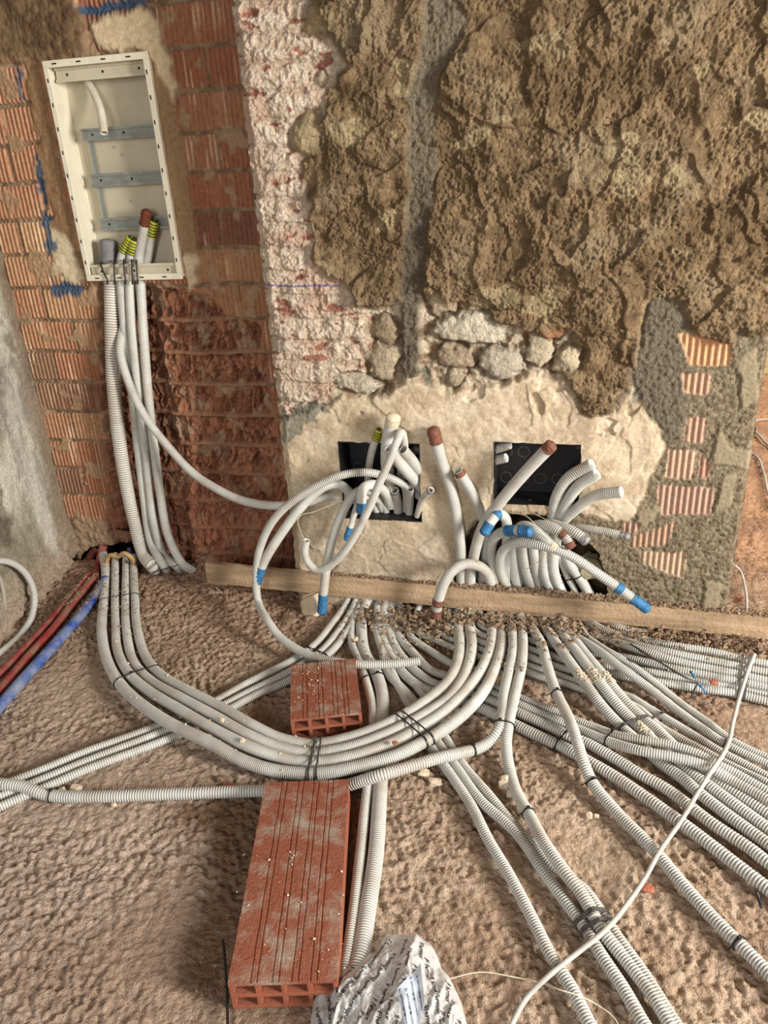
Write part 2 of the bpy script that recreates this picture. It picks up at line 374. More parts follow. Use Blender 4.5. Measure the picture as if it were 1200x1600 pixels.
def place_main(U, V):
    # left edge of the wall wanders a little like broken brick
    X = U+.006*np.where(U < XL+.05, 1, 0)*perlin(V*30, V*0, 2)
    return np.stack([X, np.zeros_like(U), V], -1), np.array([0, -1., 0])
wall = hfield('wall_front', np.arange(XL, XR+.001, .003), np.arange(0, 2.02, .003), place_main, main_h, M_SURF, main_hole, label='rubble wall with mud render, whitewashed brick and cream plaster')
# returns (thickness) of the wall, its top, and the rough cavity behind the conduits
def ret_h(U, V, px, py):
    g = fbm(U*20, V*20, 5, 3); return .006*g, mixc(lin(190, 160, 130), lin(150, 120, 90), sst(-.4, .4, g))
def plane(name, o, a, b, n, na, nb, hf, m, kind='structure'):
    o, a, b, n = map(np.array, (o, a, b, n))
    return hfield(name, np.linspace(0, 1, na), np.linspace(0, 1, nb), lambda U, V: (o+U[..., None]*a+V[..., None]*b, n), hf, m, kind=kind)
sc = lambda hf, su, sv: (lambda U, V, px, py: hf(U*su, V*sv, px, py))
plane('wall_front_left_return', (XL, .23, 0), (0, -.215, 0), (0, 0, 2.02), (-1., 0, 0), 30, 260, sc(ret_h, .22, 2), M_SURF)
plane('wall_front_right_return', (XR, .012, 0), (0, .33, 0), (0, 0, 2.02), (1., 0, 0), 40, 260, sc(ret_h, .33, 2), M_SURF)
def cav_h(U, V, px, py):
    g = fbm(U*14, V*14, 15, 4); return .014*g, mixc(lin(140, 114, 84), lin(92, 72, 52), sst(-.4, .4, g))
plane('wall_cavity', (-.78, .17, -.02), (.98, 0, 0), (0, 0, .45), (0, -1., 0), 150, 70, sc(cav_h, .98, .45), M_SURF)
plane('wall_cavity_left_side', (-.78, -.0, -.02), (0, .17, 0), (0, 0, .37), (1., 0, 0), 20, 40, sc(cav_h, .17, .37), M_SURF)
plane('wall_cavity_right_side', (.20, .17, -.02), (0, -.17, 0), (0, 0, .45), (-1., 0, 0), 20, 40, sc(cav_h, .17, .45), M_SURF)
plane('wall_cavity_roof', (-.45, .17, .425), (.65, 0, 0), (0, -.165, 0), (0, 0, -1.), 60, 20, sc(cav_h, .65, .17), M_SURF)

# ================================================================ ALCOVE WALL (ribbed hollow bricks)
BROK = [(160, 445), (290, 452), (330, 470), (352, 495), (400, 505), (412, 560), (425, 640), (448, 800), (470, 960), (120, 960), (150, 860), (178, 800), (165, 640), (158, 560)]
CHN = [(155, 440), (238, 445), (262, 640), (290, 800), (300, 900), (205, 900), (185, 800), (165, 640)]
AP = [((0, -40), (112, -40), (128, 30), (140, 80), (100, 92), (60, 100), (20, 96), (-20, 110), (-60, 100), (-60, -40))]
BEIGE = [(142, 40), (170, 22), (240, 18), (252, 50), (268, 95), (280, 130), (272, 165), (262, 140), (248, 120), (240, 92), (225, 80), (165, 82), (150, 60)]
BANDL = [(38, 98), (62, 96), (80, 190), (108, 330), (136, 442), (112, 440), (96, 400), (72, 290), (50, 180)]
BANDR = [(236, 100), (268, 135), (290, 250), (312, 400), (300, 442), (288, 440), (268, 320), (246, 160)]
WPATCH = [(82, 345), (112, 380), (132, 435), (128, 446), (96, 440), (80, 400)]
WDRIP = [(284, 400), (312, 400), (306, 440), (300, 455), (292, 440)]
BLUEP = [[(125, 10), (230, -8), (228, 14), (180, 18), (126, 24)], [(22, 100), (30, 110), (42, 165), (36, 162)], [(54, 240), (64, 250), (78, 320), (70, 322), (60, 290)],
         [(64, 325), (76, 335), (90, 395), (76, 396)], [(78, 425), (90, 440), (128, 448), (124, 458), (96, 462), (82, 455)]]
CAB = (-1.640, -1.286, 1.122, 1.770)
def alc_h(U, V, px, py):
    wx = px+7*perlin(U*22, V*22, 3)+4*perlin(U*60, V*60, 4); wy = py+7*perlin(U*22, V*22, 5)+4*perlin(U*60, V*60, 6)
    g1 = fbm(U*6, V*6, 10, 4); g2 = fbm(U*26, V*26, 20, 3); g3 = perlin(U*80, V*80, 30)
    row = (1.317-V+.006*perlin(U*5, V*2, 2))/.115; ri = np.floor(row); fr = row-ri
    off = np.where(ri % 2 == 0, .0, .125)+.05*rnd(ri, ri*0, 4)
    cx = (U+off+2.6)/.252; ci = np.floor(cx); fx = cx-ci
    inb = sst(.0, .03, fr)*sst(.93, .87, fr)*sst(.0, .02, fx)*sst(1.0, .955, fx)
    k = rnd(ri, ci, 11); k2 = rnd(ri, ci, 12)
    cb = mixc(lin(168, 108, 72), lin(188, 146, 100), sst(.45, 1.0, k)); cb = mixc(cb, lin(112, 80, 66), (k2 > .80)*.85)
    left = sst(175, 60, px); cb = mixc(cb, cb*.4+lin(214, 168, 120)*.6, .45*left); cb = mixc(cb, lin(150, 88, 56), .45*(1-left))  # light painted into the bricks: paler at left, darker towards the main wall
    rib = np.sin(U*2*np.pi/.0162); flat = (np.abs(fx-.5) < .035)
    hb = .0045*rib*(1-flat)+.0006*g3
    cb = mixc(cb, lin(226, 196, 156), .5*sst(.25, .6, fbm(U*24, V*5, 44, 2))*(rib > .2))
    cmort = mixc(lin(148, 120, 90), lin(116, 92, 66), sst(-.4, .4, g2))
    h = hb*inb+(1-inb)*(-.006+.005*g2+.0035*g3); c = mixc(cmort, cb, inb)
    # smear of mortar over bricks
    s = sst(.34, .5, fbm(U*9, V*9, 47, 3)); h = h*(1-s)+(.004+.003*g3)*s; c = mixc(c, lin(158, 128, 92), .8*s)
    # chiselled, broken bricks
    m = blur(pip(wx, wy, BROK), 3)
    strip = perlin(U*55+1.2*g1, V*10, 51); chunk = perlin(U*26, V*22, 53); d1, d2, ids = worley(U*48+.8*g2+ri*3.3, V*13+.4*g2, 55)
    edge = sst(.22, .05, d2-d1)
    hbk = -.022-.020*sst(.1, .5, strip)+.012*chunk+.006*g2+.022*(ids-.5)-.010*edge
    cbk = mixc(lin(140, 86, 56), lin(170, 112, 76), sst(.2, .8, ids)); cbk = mixc(cbk, lin(92, 52, 36), .6*edge)
    cbk = mixc(cbk, lin(166, 136, 104), .75*sst(.15, .5, fbm(U*13, V*13, 57, 3)))
    ml = (fr > .90)|(fr < .03); hbk = np.where(ml, -.008+.004*g2, hbk); cbk = mixc(cbk, lin(150, 108, 76), ml*.75)
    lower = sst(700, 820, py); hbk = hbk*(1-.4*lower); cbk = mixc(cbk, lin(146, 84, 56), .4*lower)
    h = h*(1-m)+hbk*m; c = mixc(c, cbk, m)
    m = blur(pip(wx, wy, CHN), 3); h = h-.022*m; c = mixc(c, lin(104, 62, 40), .55*m)  # pipe channel cut deeper, with shade painted into its colour
    m = blur(pip(wx, wy, [(118, 800), (160, 815), (180, 850), (150, 862), (100, 850)]), 2); h = h*(1-m)+(.004+.008*g2)*m; c = mixc(c, lin(150, 122, 92), m)
    # render, plaster and paint
    m = blur(pip(wx, wy, AP[0]), 3); h = h*(1-m)+(.020+.010*g1+.004*g2+.002*g3)*m; c = mixc(c, mixc(lin(120, 94, 62), lin(96, 72, 46), sst(-.4, .4, g2+g1)), m)
    for q, cc in ((BANDL, (140, 106, 70)), (BANDR, (150, 118, 78))):
        m = blur(pip(wx, wy, q), 2); h = h*(1-m)+(.006+.003*g2+.001*g3)*m; c = mixc(c, lin(*cc), m)
    m = blur(pip(wx, wy, BEIGE), 2); h = h*(1-m)+(.012+.0015*g2)*m; c = mixc(c, lin(206, 182, 140), m)
    for q in (WPATCH, WDRIP): m = blur(pip(wx, wy, q), 2); h = h*(1-m)+(.006+.003*g2)*m; c = mixc(c, lin(204, 184, 148), m)
    for q in BLUEP: m = blur(pip(wx, wy, q), 1); c = mixc(c, lin(28, 78, 112), .85*m)
    return h, c
def alc_hole(U, V, px, py):
    return ((U > CAB[0]) & (U < CAB[1]) & (V > CAB[2]) & (V < CAB[3])) | pip(px+2*perlin(U*40, V*40, 3), py, [(128, 866), (142, 853), (160, 850), (200, 851), (212, 862), (214, 925), (110, 925)])
hfield('wall_alcove', np.arange(-2.25, -.86, .0028), np.arange(-.01, 2.1, .004),
       lambda U, V: (np.stack([U, np.full_like(U, YA), V], -1), np.array([0, -1., 0])), alc_h, M_BRICKW, alc_hole, label='alcove wall of ribbed hollow clay bricks')
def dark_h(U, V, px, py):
    g = fbm(U*14, V*14, 15, 3); return .01*g, mixc(lin(60, 42, 30), lin(34, 24, 18), sst(-.4, .4, g))  # hole lining coloured near black for the shade inside
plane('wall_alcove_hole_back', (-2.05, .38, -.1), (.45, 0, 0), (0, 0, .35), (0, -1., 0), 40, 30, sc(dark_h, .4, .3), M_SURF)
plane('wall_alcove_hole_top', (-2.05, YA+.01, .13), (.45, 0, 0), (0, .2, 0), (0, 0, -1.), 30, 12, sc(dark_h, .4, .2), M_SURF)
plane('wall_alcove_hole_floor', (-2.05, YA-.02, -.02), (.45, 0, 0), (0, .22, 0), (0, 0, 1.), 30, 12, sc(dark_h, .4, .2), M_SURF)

# ================================================================ SIDE WALL (left)
XS = -1.99
def side_h(U, V, px, py):
    g1 = fbm(U*5, V*3, 210, 4); g2 = fbm(U*22, V*22, 220, 3); g3 = perlin(U*80, V*80, 230)
    h = .012*g1+.004*g2+.0015*g3
    c = mixc(lin(178, 170, 152), lin(140, 130, 110), sst(-.4, .5, g1+.6*g2))
    st = sst(.15, .5, perlin(U*9+.3*g2, V*1.3, 240)+.25*perlin(U*4, V*2, 241)); c = mixc(c, lin(232, 226, 202), .9*st*sst(.1, .45, V))
    c = mixc(c, lin(150, 146, 104), .35*sst(.1, .5, perlin(U*6, V*2, 250)))
    bt = sst(.28, .02, V+.08*g2); c = mixc(c, lin(196, 166, 138), .75*bt); h = h+.02*bt*sst(-.3, .5, g2)+.01*bt
    m = blur(pip(px+14*g2, py+10*g2, [(-60, 300), (-10, 430), (22, 540), (40, 640), (66, 720), (84, 800), (96, 870), (70, 850), (44, 780), (20, 690), (-30, 600), (-80, 500)]), 3); c = mixc(c, lin(236, 232, 212), .75*m*sst(-.5, .2, perlin(U*12, V*3, 245)+.3*g2+.2)); h = h+.004*m
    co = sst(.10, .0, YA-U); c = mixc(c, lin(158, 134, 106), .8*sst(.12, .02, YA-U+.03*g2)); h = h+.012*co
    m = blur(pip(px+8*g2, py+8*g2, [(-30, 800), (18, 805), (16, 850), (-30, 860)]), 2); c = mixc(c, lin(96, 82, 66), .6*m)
    return h, c
def place_side(U, V):
    return np.stack([XS+(YA-U)*.16, U, V], -1), np.array([.987, -.0, 0])
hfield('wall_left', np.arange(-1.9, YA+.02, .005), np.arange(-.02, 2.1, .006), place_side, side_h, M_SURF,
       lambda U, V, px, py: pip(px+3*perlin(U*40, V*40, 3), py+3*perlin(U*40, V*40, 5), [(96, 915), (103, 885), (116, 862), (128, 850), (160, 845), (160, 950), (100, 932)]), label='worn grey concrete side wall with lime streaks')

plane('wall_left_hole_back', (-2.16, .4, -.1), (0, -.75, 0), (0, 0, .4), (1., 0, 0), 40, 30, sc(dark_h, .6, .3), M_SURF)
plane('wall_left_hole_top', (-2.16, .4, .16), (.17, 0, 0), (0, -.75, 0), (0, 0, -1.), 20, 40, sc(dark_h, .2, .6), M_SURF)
# ================================================================ FLOOR
DARK_PATCH = [(250, 1270), (420, 1225), (545, 1225), (585, 1250), (560, 1400), (540, 1520), (420, 1590), (350, 1572), (340, 1560), (290, 1556), (275, 1520), (300, 1450), (322, 1380), (330, 1300)]
def floor_z(x, y):
    z = .012*fbm(x*1.6, y*1.6, 300, 2)*sst(-.2, -.9, y)
    z = z+.035*sst(-.1, .12, y)*sst(-.93, -1.1, x)*sst(-1.75, -1.5, x)*0
    return z
def floor_h(U, V, px, py):
    g1 = fbm(U*4, V*4, 310, 4); g2 = fbm(U*24, V*24, 320, 3); g3 = perlin(U*62, V*62, 330); g4 = perlin(U*120, V*120, 333)
    # trowelled lumps drawn out towards the lower left
    a = .6; u2 = U*math.cos(a)+V*math.sin(a); v2 = -U*math.sin(a)+V*math.cos(a)
    lump = perlin(u2*72, v2*40, 340)
    smooth_ = sst(-.1, .5, perlin(U*2.6, V*2.6, 350))
    h = .0042*g1+.0040*g2+(.0062*lump+.0046*g3+.0036*g4)*(1-.6*smooth_)-.004
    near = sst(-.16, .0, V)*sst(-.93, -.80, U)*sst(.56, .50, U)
    rub = .014*np.clip(g2+.3, 0, 1)+.006*np.clip(g3, 0, 1)
    h = h+near*(.006+rub)
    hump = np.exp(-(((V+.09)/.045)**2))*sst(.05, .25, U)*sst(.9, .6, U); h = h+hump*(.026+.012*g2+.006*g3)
    c = mixc(lin(186, 158, 130), lin(166, 136, 108), sst(-.5, .5, g1+.5*g2)); c = mixc(c, lin(200, 176, 150), .5*sst(0, .6, lump+.4*g3))
    lf = sst(.1, -1.2, U)*sst(-.3, -1.2, V); c = mixc(c, lin(192, 168, 152), .5*lf)
    c = mixc(c, lin(152, 120, 94), .5*sst(.1, .5, perlin(U*3.1, V*3.1, 360)+.3*g2))
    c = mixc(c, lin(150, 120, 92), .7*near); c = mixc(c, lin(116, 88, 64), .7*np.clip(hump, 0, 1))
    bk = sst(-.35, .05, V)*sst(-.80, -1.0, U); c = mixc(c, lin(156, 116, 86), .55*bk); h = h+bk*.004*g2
    m = blur(pip(px+14*g2, py+10*g2, DARK_PATCH), 6); c = mixc(c, lin(112, 78, 44), .78*m)  # floor colour turns darker brown around the long brick
    far = sst(.1, .6, V); c = mixc(c, mixc(lin(206, 150, 104), lin(178, 128, 92), sst(-.4, .4, g1)), .8*far)
    return h, c
fl = lambda U, V: (np.stack([U, V, floor_z(U, V)*0], -1), np.array([0, 0, 1.]))
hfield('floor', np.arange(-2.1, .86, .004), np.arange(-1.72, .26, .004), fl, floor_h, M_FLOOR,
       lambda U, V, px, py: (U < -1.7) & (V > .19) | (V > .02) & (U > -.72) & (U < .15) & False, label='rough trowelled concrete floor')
hfield('floor', np.arange(-2.1, 3.2, .03), np.arange(-4.6, -1.70, .03), fl, floor_h, M_FLOOR)
hfield('floor', np.arange(.50, 3.2, .008), np.arange(.255, 3.3, .012), fl, floor_h, M_FLOOR)
hfield('floor', np.arange(.855, 3.2, .008), np.arange(-1.72, .26, .01), fl, floor_h, M_FLOOR)
plane('wall_next_room', (.4, 3.25, 0), (3., 0, 0), (0, 0, 2.4), (0, -1., 0), 60, 50, lambda U, V, px, py: (.01*fbm(U*5, V*5, 3, 3), mixc(lin(236, 208, 150), lin(222, 190, 130), sst(-.4, .4, fbm(U*5, V*5, 8, 3)))), M_SURF)

def ceil_h(U, V, px, py):
    g = fbm(U*5, V*5, 3, 3); return .01*g, mixc(lin(150, 124, 96), lin(120, 96, 72), sst(-.4, .4, g))
plane('ceiling', (-2.3, .45, 2.45), (5.6, 0, 0), (0, -3.2, 0), (0, 0, -1.), 60, 40, ceil_h, M_SURF)
# ================================================================ CONDUITS
def w(px, py, y=-.03): return W(px, py, y)
def pth(pts, z):
    out = []
    for p in pts:
        if isinstance(p, tuple): out.append(F(p[0], p[1], p[2] if len(p) > 2 else z))
        else: out.append(np.array(p))
    return np.array(out)
def spline(P, step):
    P = np.asarray(P, float)
    P = np.vstack([2*P[0]-P[1], P, 2*P[-1]-P[-2]])
    out = []
    for i in range(1, len(P)-2):
        p0, p1, p2, p3 = P[i-1:i+3]; n = max(6, int(np.linalg.norm(p2-p1)/.004))
        a = max(np.linalg.norm(p1-p0), 1e-5)**.5; b = max(np.linalg.norm(p2-p1), 1e-5)**.5; c_ = max(np.linalg.norm(p3-p2), 1e-5)**.5
        t0, t1 = 0, a; t2 = a+b; t3 = a+b+c_; t = np.linspace(t1, t2, n, endpoint=False)[:, None]
        A1 = (t1-t)/(t1-t0)*p0+(t-t0)/(t1-t0)*p1; A2 = (t2-t)/(t2-t1)*p1+(t-t1)/(t2-t1)*p2; A3 = (t3-t)/(t3-t2)*p2+(t-t2)/(t3-t2)*p3
        B1 = (t2-t)/(t2-t0)*A1+(t-t0)/(t2-t0)*A2; B2 = (t3-t)/(t3-t1)*A2+(t-t1)/(t3-t1)*A3
        out.append((t2-t)/(t2-t1)*B1+(t-t1)/(t2-t1)*B2)
    Q = np.vstack(out+[P[-2][None]])
    for _ in range(6): Q[1:-1] = .25*Q[:-2]+.5*Q[1:-1]+.25*Q[2:]
    s = np.concatenate([[0], np.cumsum(np.linalg.norm(np.diff(Q, axis=0), axis=1))])
    m = np.arange(0, s[-1], step)
    return np.stack([np.interp(m, s, Q[:, k]) for k in range(3)], -1), m
def frames(P):
    T = np.gradient(P, axis=0); T /= np.linalg.norm(T, axis=1)[:, None]+1e-12
    n = np.cross(T[0], [0, 0, 1.]); 
    if np.linalg.norm(n) < .1: n = np.cross(T[0], [1., 0, 0])
    n /= np.linalg.norm(n); Ns = np.empty_like(T)
    for i in range(len(P)):
        n = n-T[i]*np.dot(n, T[i]); n = n/np.linalg.norm(n); Ns[i] = n
    return T, Ns, np.cross(T, Ns)
def tube(P, r, seg):
    T, N, B = frames(P); a = np.arange(seg)/seg*2*np.pi
    V = P[:, None]+r[:, None, None]*(np.cos(a)[None, :, None]*N[:, None]+np.sin(a)[None, :, None]*B[:, None])
    n = len(P); i = np.arange(n-1)[:, None]*seg; j = np.arange(seg)[None]; j2 = (j+1) % seg
    q = np.stack([i+j, i+j2, i+seg+j2, i+seg+j], -1).reshape(-1, 4)
    return V.reshape(-1, 3), q
PATHS = {}
CG = 'corrugated electrical conduits'
def conduit(key, label, pts, r, pitch=.0062, z=.016, ribs=1.0, tape=(), hollow=(0, 1), plain=None, col=(208, 208, 199), dirt=.0, name='corrugated_conduit', cat='conduit', m=None, squash=None, group=CG):
    K = pth(pts, z); P, s = spline(K, pitch/3.0); n = len(P)//3*3+1
    if n > len(P): n -= 3
    P = P[:n]; s = s[:n]; Ltot = s[-1]
    r0, r1 = r if isinstance(r, tuple) else (r, r); rr = r0+(r1-r0)*s/Ltot
    PATHS[key] = (P, rr)
    ph = np.arange(n) % 3; dep = np.where(ph == 2, 1., np.where(ph == 1, .0, .0))
    amp = np.full(n, pitch*.42*ribs)
    if plain: amp = amp*(1-.75*sst(plain[0]-.02, plain[0]+.02, s)*sst(plain[1]+.05, plain[1]-.02, s))
    if ribs == 0: amp = amp*0
    seg = 14
    rad = rr-amp*dep
    Pe = list(P); re = list(rad); co = []
    T0 = P[1]-P[0]; T0 /= np.linalg.norm(T0); T1 = P[-1]-P[-2]; T1 /= np.linalg.norm(T1)
    base = lin(*col)
    nz = fbm(s*9+len(PATHS)*7.3, s*0+.5, 400, 3); dirtc = lin(150, 120, 90)
    dd = np.clip(sst(.1, .7, nz)*.25+dirt, 0, 1)
    c = mixc(np.tile(base*(.93+.10*rnd(len(PATHS), 3, 1)), (n, 1)), dirtc, dd)
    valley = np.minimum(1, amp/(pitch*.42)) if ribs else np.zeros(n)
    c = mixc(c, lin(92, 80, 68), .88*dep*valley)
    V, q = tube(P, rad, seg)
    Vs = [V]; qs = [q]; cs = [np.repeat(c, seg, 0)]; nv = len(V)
    # open ends: rim, inner wall, cap further in; inside painted dark for shade
    for e, (Pk, T, ring, ro) in enumerate(((P[0], T0, 0, rad[0]), (P[-1], -T1, n-1, rad[-1]))):
        if e in hollow:
            ringv = V[ring*seg:(ring+1)*seg]; cen = Pk
            r2 = cen+(ringv-cen)*.80; r3 = r2+T*ro*1.2
            Vs += [r2, r3, (cen+T*ro*1.2)[None]]
            a = np.arange(seg); b_ = (a+1) % seg; o = ring*seg
            q1 = np.stack([o+a, o+b_, nv+b_, nv+a], -1); q2 = np.stack([nv+a, nv+b_, nv+seg+b_, nv+seg+a], -1)
            q3 = np.stack([nv+seg+a, nv+seg+b_, np.full(seg, nv+2*seg), np.full(seg, nv+2*seg)], -1)
            qs += [q1, q2]; tri = q3[:, :3]
            cs += [np.tile(base, (seg, 1)), np.tile(lin(70, 60, 50), (seg, 1)), lin(40, 32, 26)[None]]
            # close with quads by fanning pairs
            f4 = np.stack([nv+seg+a[::2], nv+seg+b_[::2], nv+seg+(b_[::2]+1) % seg, np.full(seg//2, nv+2*seg)], -1); qs.append(f4)
            nv += 2*seg+1
    o = link(name, mesh_np(name, np.vstack(Vs), np.vstack(qs), m or M_COND, True, np.vstack(cs)), label=label, cat=cat, group=group)
    for (a0, a1, tm, nm) in tape:                     # metres from the start (or from the end when negative)
        s0 = a0 if a0 >= 0 else Ltot+a0; s1 = a1 if a1 > 0 else Ltot+a1+(.002 if a1 == 0 else 0)
        if a0 < 0 and a1 == 0: s1 = Ltot+.002
        mk = (s >= s0) & (s <= s1); Pt = P[mk]
        if len(Pt) < 4: continue
        rt = (rad[mk]*.7+rr[mk]*.3)*1.03+.0010
        rt = rt*(1+.05*perlin(np.arange(len(rt))*.12, rt*0, 5))
        closeend = (a1 == 0 and a0 < 0); closestart = (a0 == 0)
        if closeend:
            T = Pt[-1]-Pt[-2]; T /= np.linalg.norm(T); e = Pt[-1]
            Pt = np.vstack([Pt, e+T*.004, e+T*.009, e+T*.011]); rt = np.concatenate([rt, [rt[-1]*.92, rt[-1]*.55, .001]])
        if closestart:
            T = Pt[0]-Pt[1]; T /= np.linalg.norm(T); e = Pt[0]
            Pt = np.vstack([e+T*.011, e+T*.009, e+T*.004, Pt]); rt = np.concatenate([[.001, rt[0]*.55, rt[0]*.92], rt])
        Vt, qt = tube(Pt, rt, seg); jit = np.random.RandomState(len(PATHS)).normal(0, .0004, Vt.shape); Vt = Vt+jit
        lg = np.repeat(np.concatenate([[0], np.cumsum(np.linalg.norm(np.diff(Pt, axis=0), axis=1))]), seg)+np.tile(np.arange(seg)/seg*.0105, len(Pt))*0
        link(nm, mesh_np(nm, Vt, qt, tm, True, length=lg), o, label={'M_BLUE': 'blue tape'}.get('', tm.name.replace('_', ' ')))
    return o
BT = lambda a: (-a, 0, M_BLUE, 'tape')
# --- four-pipe arc from the corner hole round to the wall
conduit('a1', 'outermost and thickest conduit of the four-pipe floor arc',
        [(160, 862, .03), (165, 887, .025), (164, 920), (161, 953), (159, 987), (167, 1030), (187, 1068, .03), (217, 1098, .04), (267, 1131, .055), (333, 1163, .055), (372, 1185, .04), (420, 1202, .03), (487, 1209, .028), (553, 1199, .04), (620, 1180, .058), (653, 1164, .058), (690, 1142, .058), (727, 1113, .058), (757, 1078, .056), (777, 1035, .05), (784, 1000, .035), (781, 972, .02), w(778, 935, .03), w(772, 895, .01), w(767, 862, .0), w(775, 837, -.03), w(798, 829, -.07), w(829, 831, -.10)],
        (.0175, .0165), .0052, plain=(2.25, 2.62), tape=[(-.085, -.045, M_BLUE, 'tape'), (-.035, 0, M_BLUE, 'tape')], dirt=.03)
conduit('a2', 'second conduit from the outside of the floor arc, ending in the brown-ringed hook',
        [(180, 868, .03), (180, 887, .025), (180, 947), (181, 973), (184, 1017), (202, 1053, .03), (233, 1080, .04), (283, 1110, .055), (333, 1139, .055), (392, 1168, .05), (437, 1183, .035), (487, 1191, .03), (553, 1181, .045), (620, 1157, .058), (652, 1139, .058), (690, 1115, .058), (722, 1085, .058), (748, 1053, .055), (764, 1020, .045), (769, 990, .03), (767, 968, .02), w(770, 935, .02), w(763, 899, -.01), w(747, 884, -.05), w(723, 882, -.085), w(703, 896, -.11), w(691, 918, -.12), w(684, 943, -.12), w(681, 962, -.115)],
        (.0145, .0175), .0045, plain=(2.15, 2.45), tape=[(-.07, -.045, M_RUST, 'tape'), (-.028, 0, M_RUST, 'tape')], dirt=.04)
conduit('a3', 'third conduit from the outside of the floor arc, rising as a long brown-tipped diagonal',
        [(197, 868, .03), (197, 887, .025), (196, 947), (198, 987), (208, 1033), (234, 1063, .03), (283, 1091, .05), (333, 1118, .055), (390, 1150, .05), (437, 1169, .035), (487, 1177, .03), (553, 1166, .045), (620, 1140, .058), (670, 1113, .058), (700, 1092, .058), (718, 1070, .058), (732, 1040, .05), (737, 1005, .035), (733, 975, .02), w(734, 935, .01), w(736, 895, -.01), w(745, 850, -.03), w(757, 818, -.05), w(781, 785, -.07), w(819, 740, -.09), w(861, 696, -.115)],
        (.0145, .0185), .0045, plain=(2.05, 2.35), tape=[(-.022, 0, M_RUST, 'tape')], dirt=.04)
conduit('a4', 'innermost conduit of the floor arc, rising tall and brown-tipped between the boxes',
        [(210, 870, .03), (209, 890, .025), (211, 937), (214, 980), (228, 1027), (254, 1057, .03), (300, 1083, .05), (350, 1108, .055), (395, 1134, .05), (437, 1154, .035), (487, 1163, .03), (553, 1151, .045), (620, 1124, .058), (670, 1092, .058), (703, 1062, .058), (716, 1030, .05), (718, 1003, .035), (716, 972, .02), w(722, 935, .012), w(721, 903, .0), w(720, 857, -.022), w(714, 810, -.03), w(704, 762, -.03), w(688, 715, -.035), w(677, 672, -.045)],
        (.0145, .0190), .0045, plain=(1.95, 2.25), tape=[(-.045, 0, M_RUST, 'tape')], dirt=.04)
# --- three-strand bundle crossing under the arc to the left
LB = 'three-strand bundle crossing the floor under the arc'
conduit('l1', 'upper strand of the three-strand bundle running lower-left under the arc', [(-40, 1245), (27, 1218), (80, 1197), (133, 1175), (190, 1155), (247, 1134), (333, 1097), (387, 1067), (463, 1028), (493, 1006), (520, 973), (540, 945, .02), w(560, 900, .05)], .012, .0062, group=LB)
conduit('l2', 'middle strand of the three-strand bundle running lower-left under the arc', [(-40, 1262), (20, 1236), (80, 1212), (133, 1190), (257, 1142), (340, 1106), (387, 1082), (453, 1049), (500, 1019), (530, 985), (550, 953, .02), w(568, 905, .06)], .012, .0062, group=LB)
conduit('l3', 'lower strand of the three-strand bundle running lower-left under the arc', [(-40, 1280), (10, 1256), (80, 1226), (133, 1203), (273, 1150), (350, 1112), (403, 1084), (455, 1061), (515, 1020), (540, 990), (558, 958, .02), w(575, 910, .07)], .012, .0062, group=LB)
# --- twin pipes that part: one to the left edge, one to the bottom right
conduit('h1', 'conduit curving off its twin and running left behind the long brick to the left edge',
        [(-40, 1220, .04), (0, 1225, .04), (33, 1228, .035), (57, 1237, .025), (80, 1243), (133, 1245), (233, 1242), (400, 1236), (470, 1234), (540, 1228), (560, 1222, .03), (595, 1211, .055), (620, 1204, .055), (687, 1184, .052), (722, 1176, .04), (742, 1171, .03), (762, 1161, .03), (778, 1141, .05), (785, 1115, .055), (787, 1090, .055), (795, 1050, .055), (802, 1012, .05), (800, 985, .035), (797, 965, .02), w(794, 925, .02), w(783, 892, .0), w(784, 864, -.03), w(802, 849, -.06), w(831, 850, -.09), w(863, 857, -.11), w(894, 870, -.12), w(932, 895, -.13), w(970, 921, -.14), w(1013, 953, -.15)],
        (.0155, .0155), .0068, plain=(1.95, 2.25), tape=[(-.115, -.09, M_BLUE, 'tape'), (-.055, 0, M_BLUE, 'tape')])
conduit('v1', 'conduit with a plaster lump on its side, dropping into the taped triple at bottom right',
        [(1075, 1650), (1047, 1600), (1020, 1555), (975, 1497), (939, 1452, .025), (912, 1402, .035), (885, 1366, .045), (853, 1321, .045), (826, 1272, .03), (808, 1240, .02), (797, 1205, .02), (791, 1165, .035), (795, 1130, .055), (807, 1075, .055), (815, 1040, .055), (817, 1005, .05), (815, 975, .025), w(811, 930, .04), w(802, 889, .03), w(800, 850, .01), w(810, 826, -.02), w(840, 835, -.07), w(862, 853, -.10)],
        (.0135, .0165), .0062, plain=(1.35, 1.62), tape=[(-.01, 0, M_FOAM, 'foam_plug')])
# --- verticals going under the long brick side and the bag
conduit('s1', 'thinner of the two conduits running down beside the long brick', [(520, 1600), (538, 1520), (551, 1442), (561, 1355), (572, 1250), (579, 1200), (583, 1140), (582, 1103), (573, 1067), (560, 1030), (550, 1003), (551, 970), (557, 945, .02), w(585, 900, .04)], .0128, .0055)
conduit('s2', 'thicker of the two conduits running down beside the long brick and under the bag', [(538, 1620), (556, 1520), (563, 1495), (574, 1425), (587, 1337), (593, 1250), (596, 1193), (598, 1123), (597, 1083), (587, 1050), (571, 1023), (565, 990), (568, 955, .02), w(592, 905, .05)], .0185, .0060)
conduit('s3', 'leftmost of the conduits fanning to the bottom right, alone until the frame edge',
        [(950, 1650), (921, 1600), (894, 1546), (858, 1488), (831, 1434), (795, 1366), (763, 1312), (736, 1258), (702, 1207), (670, 1162), (640, 1103), (617, 1060), (603, 1027), (593, 1003), (586, 973), (583, 945, .02), w(600, 905, .06)], .0128, .0062)
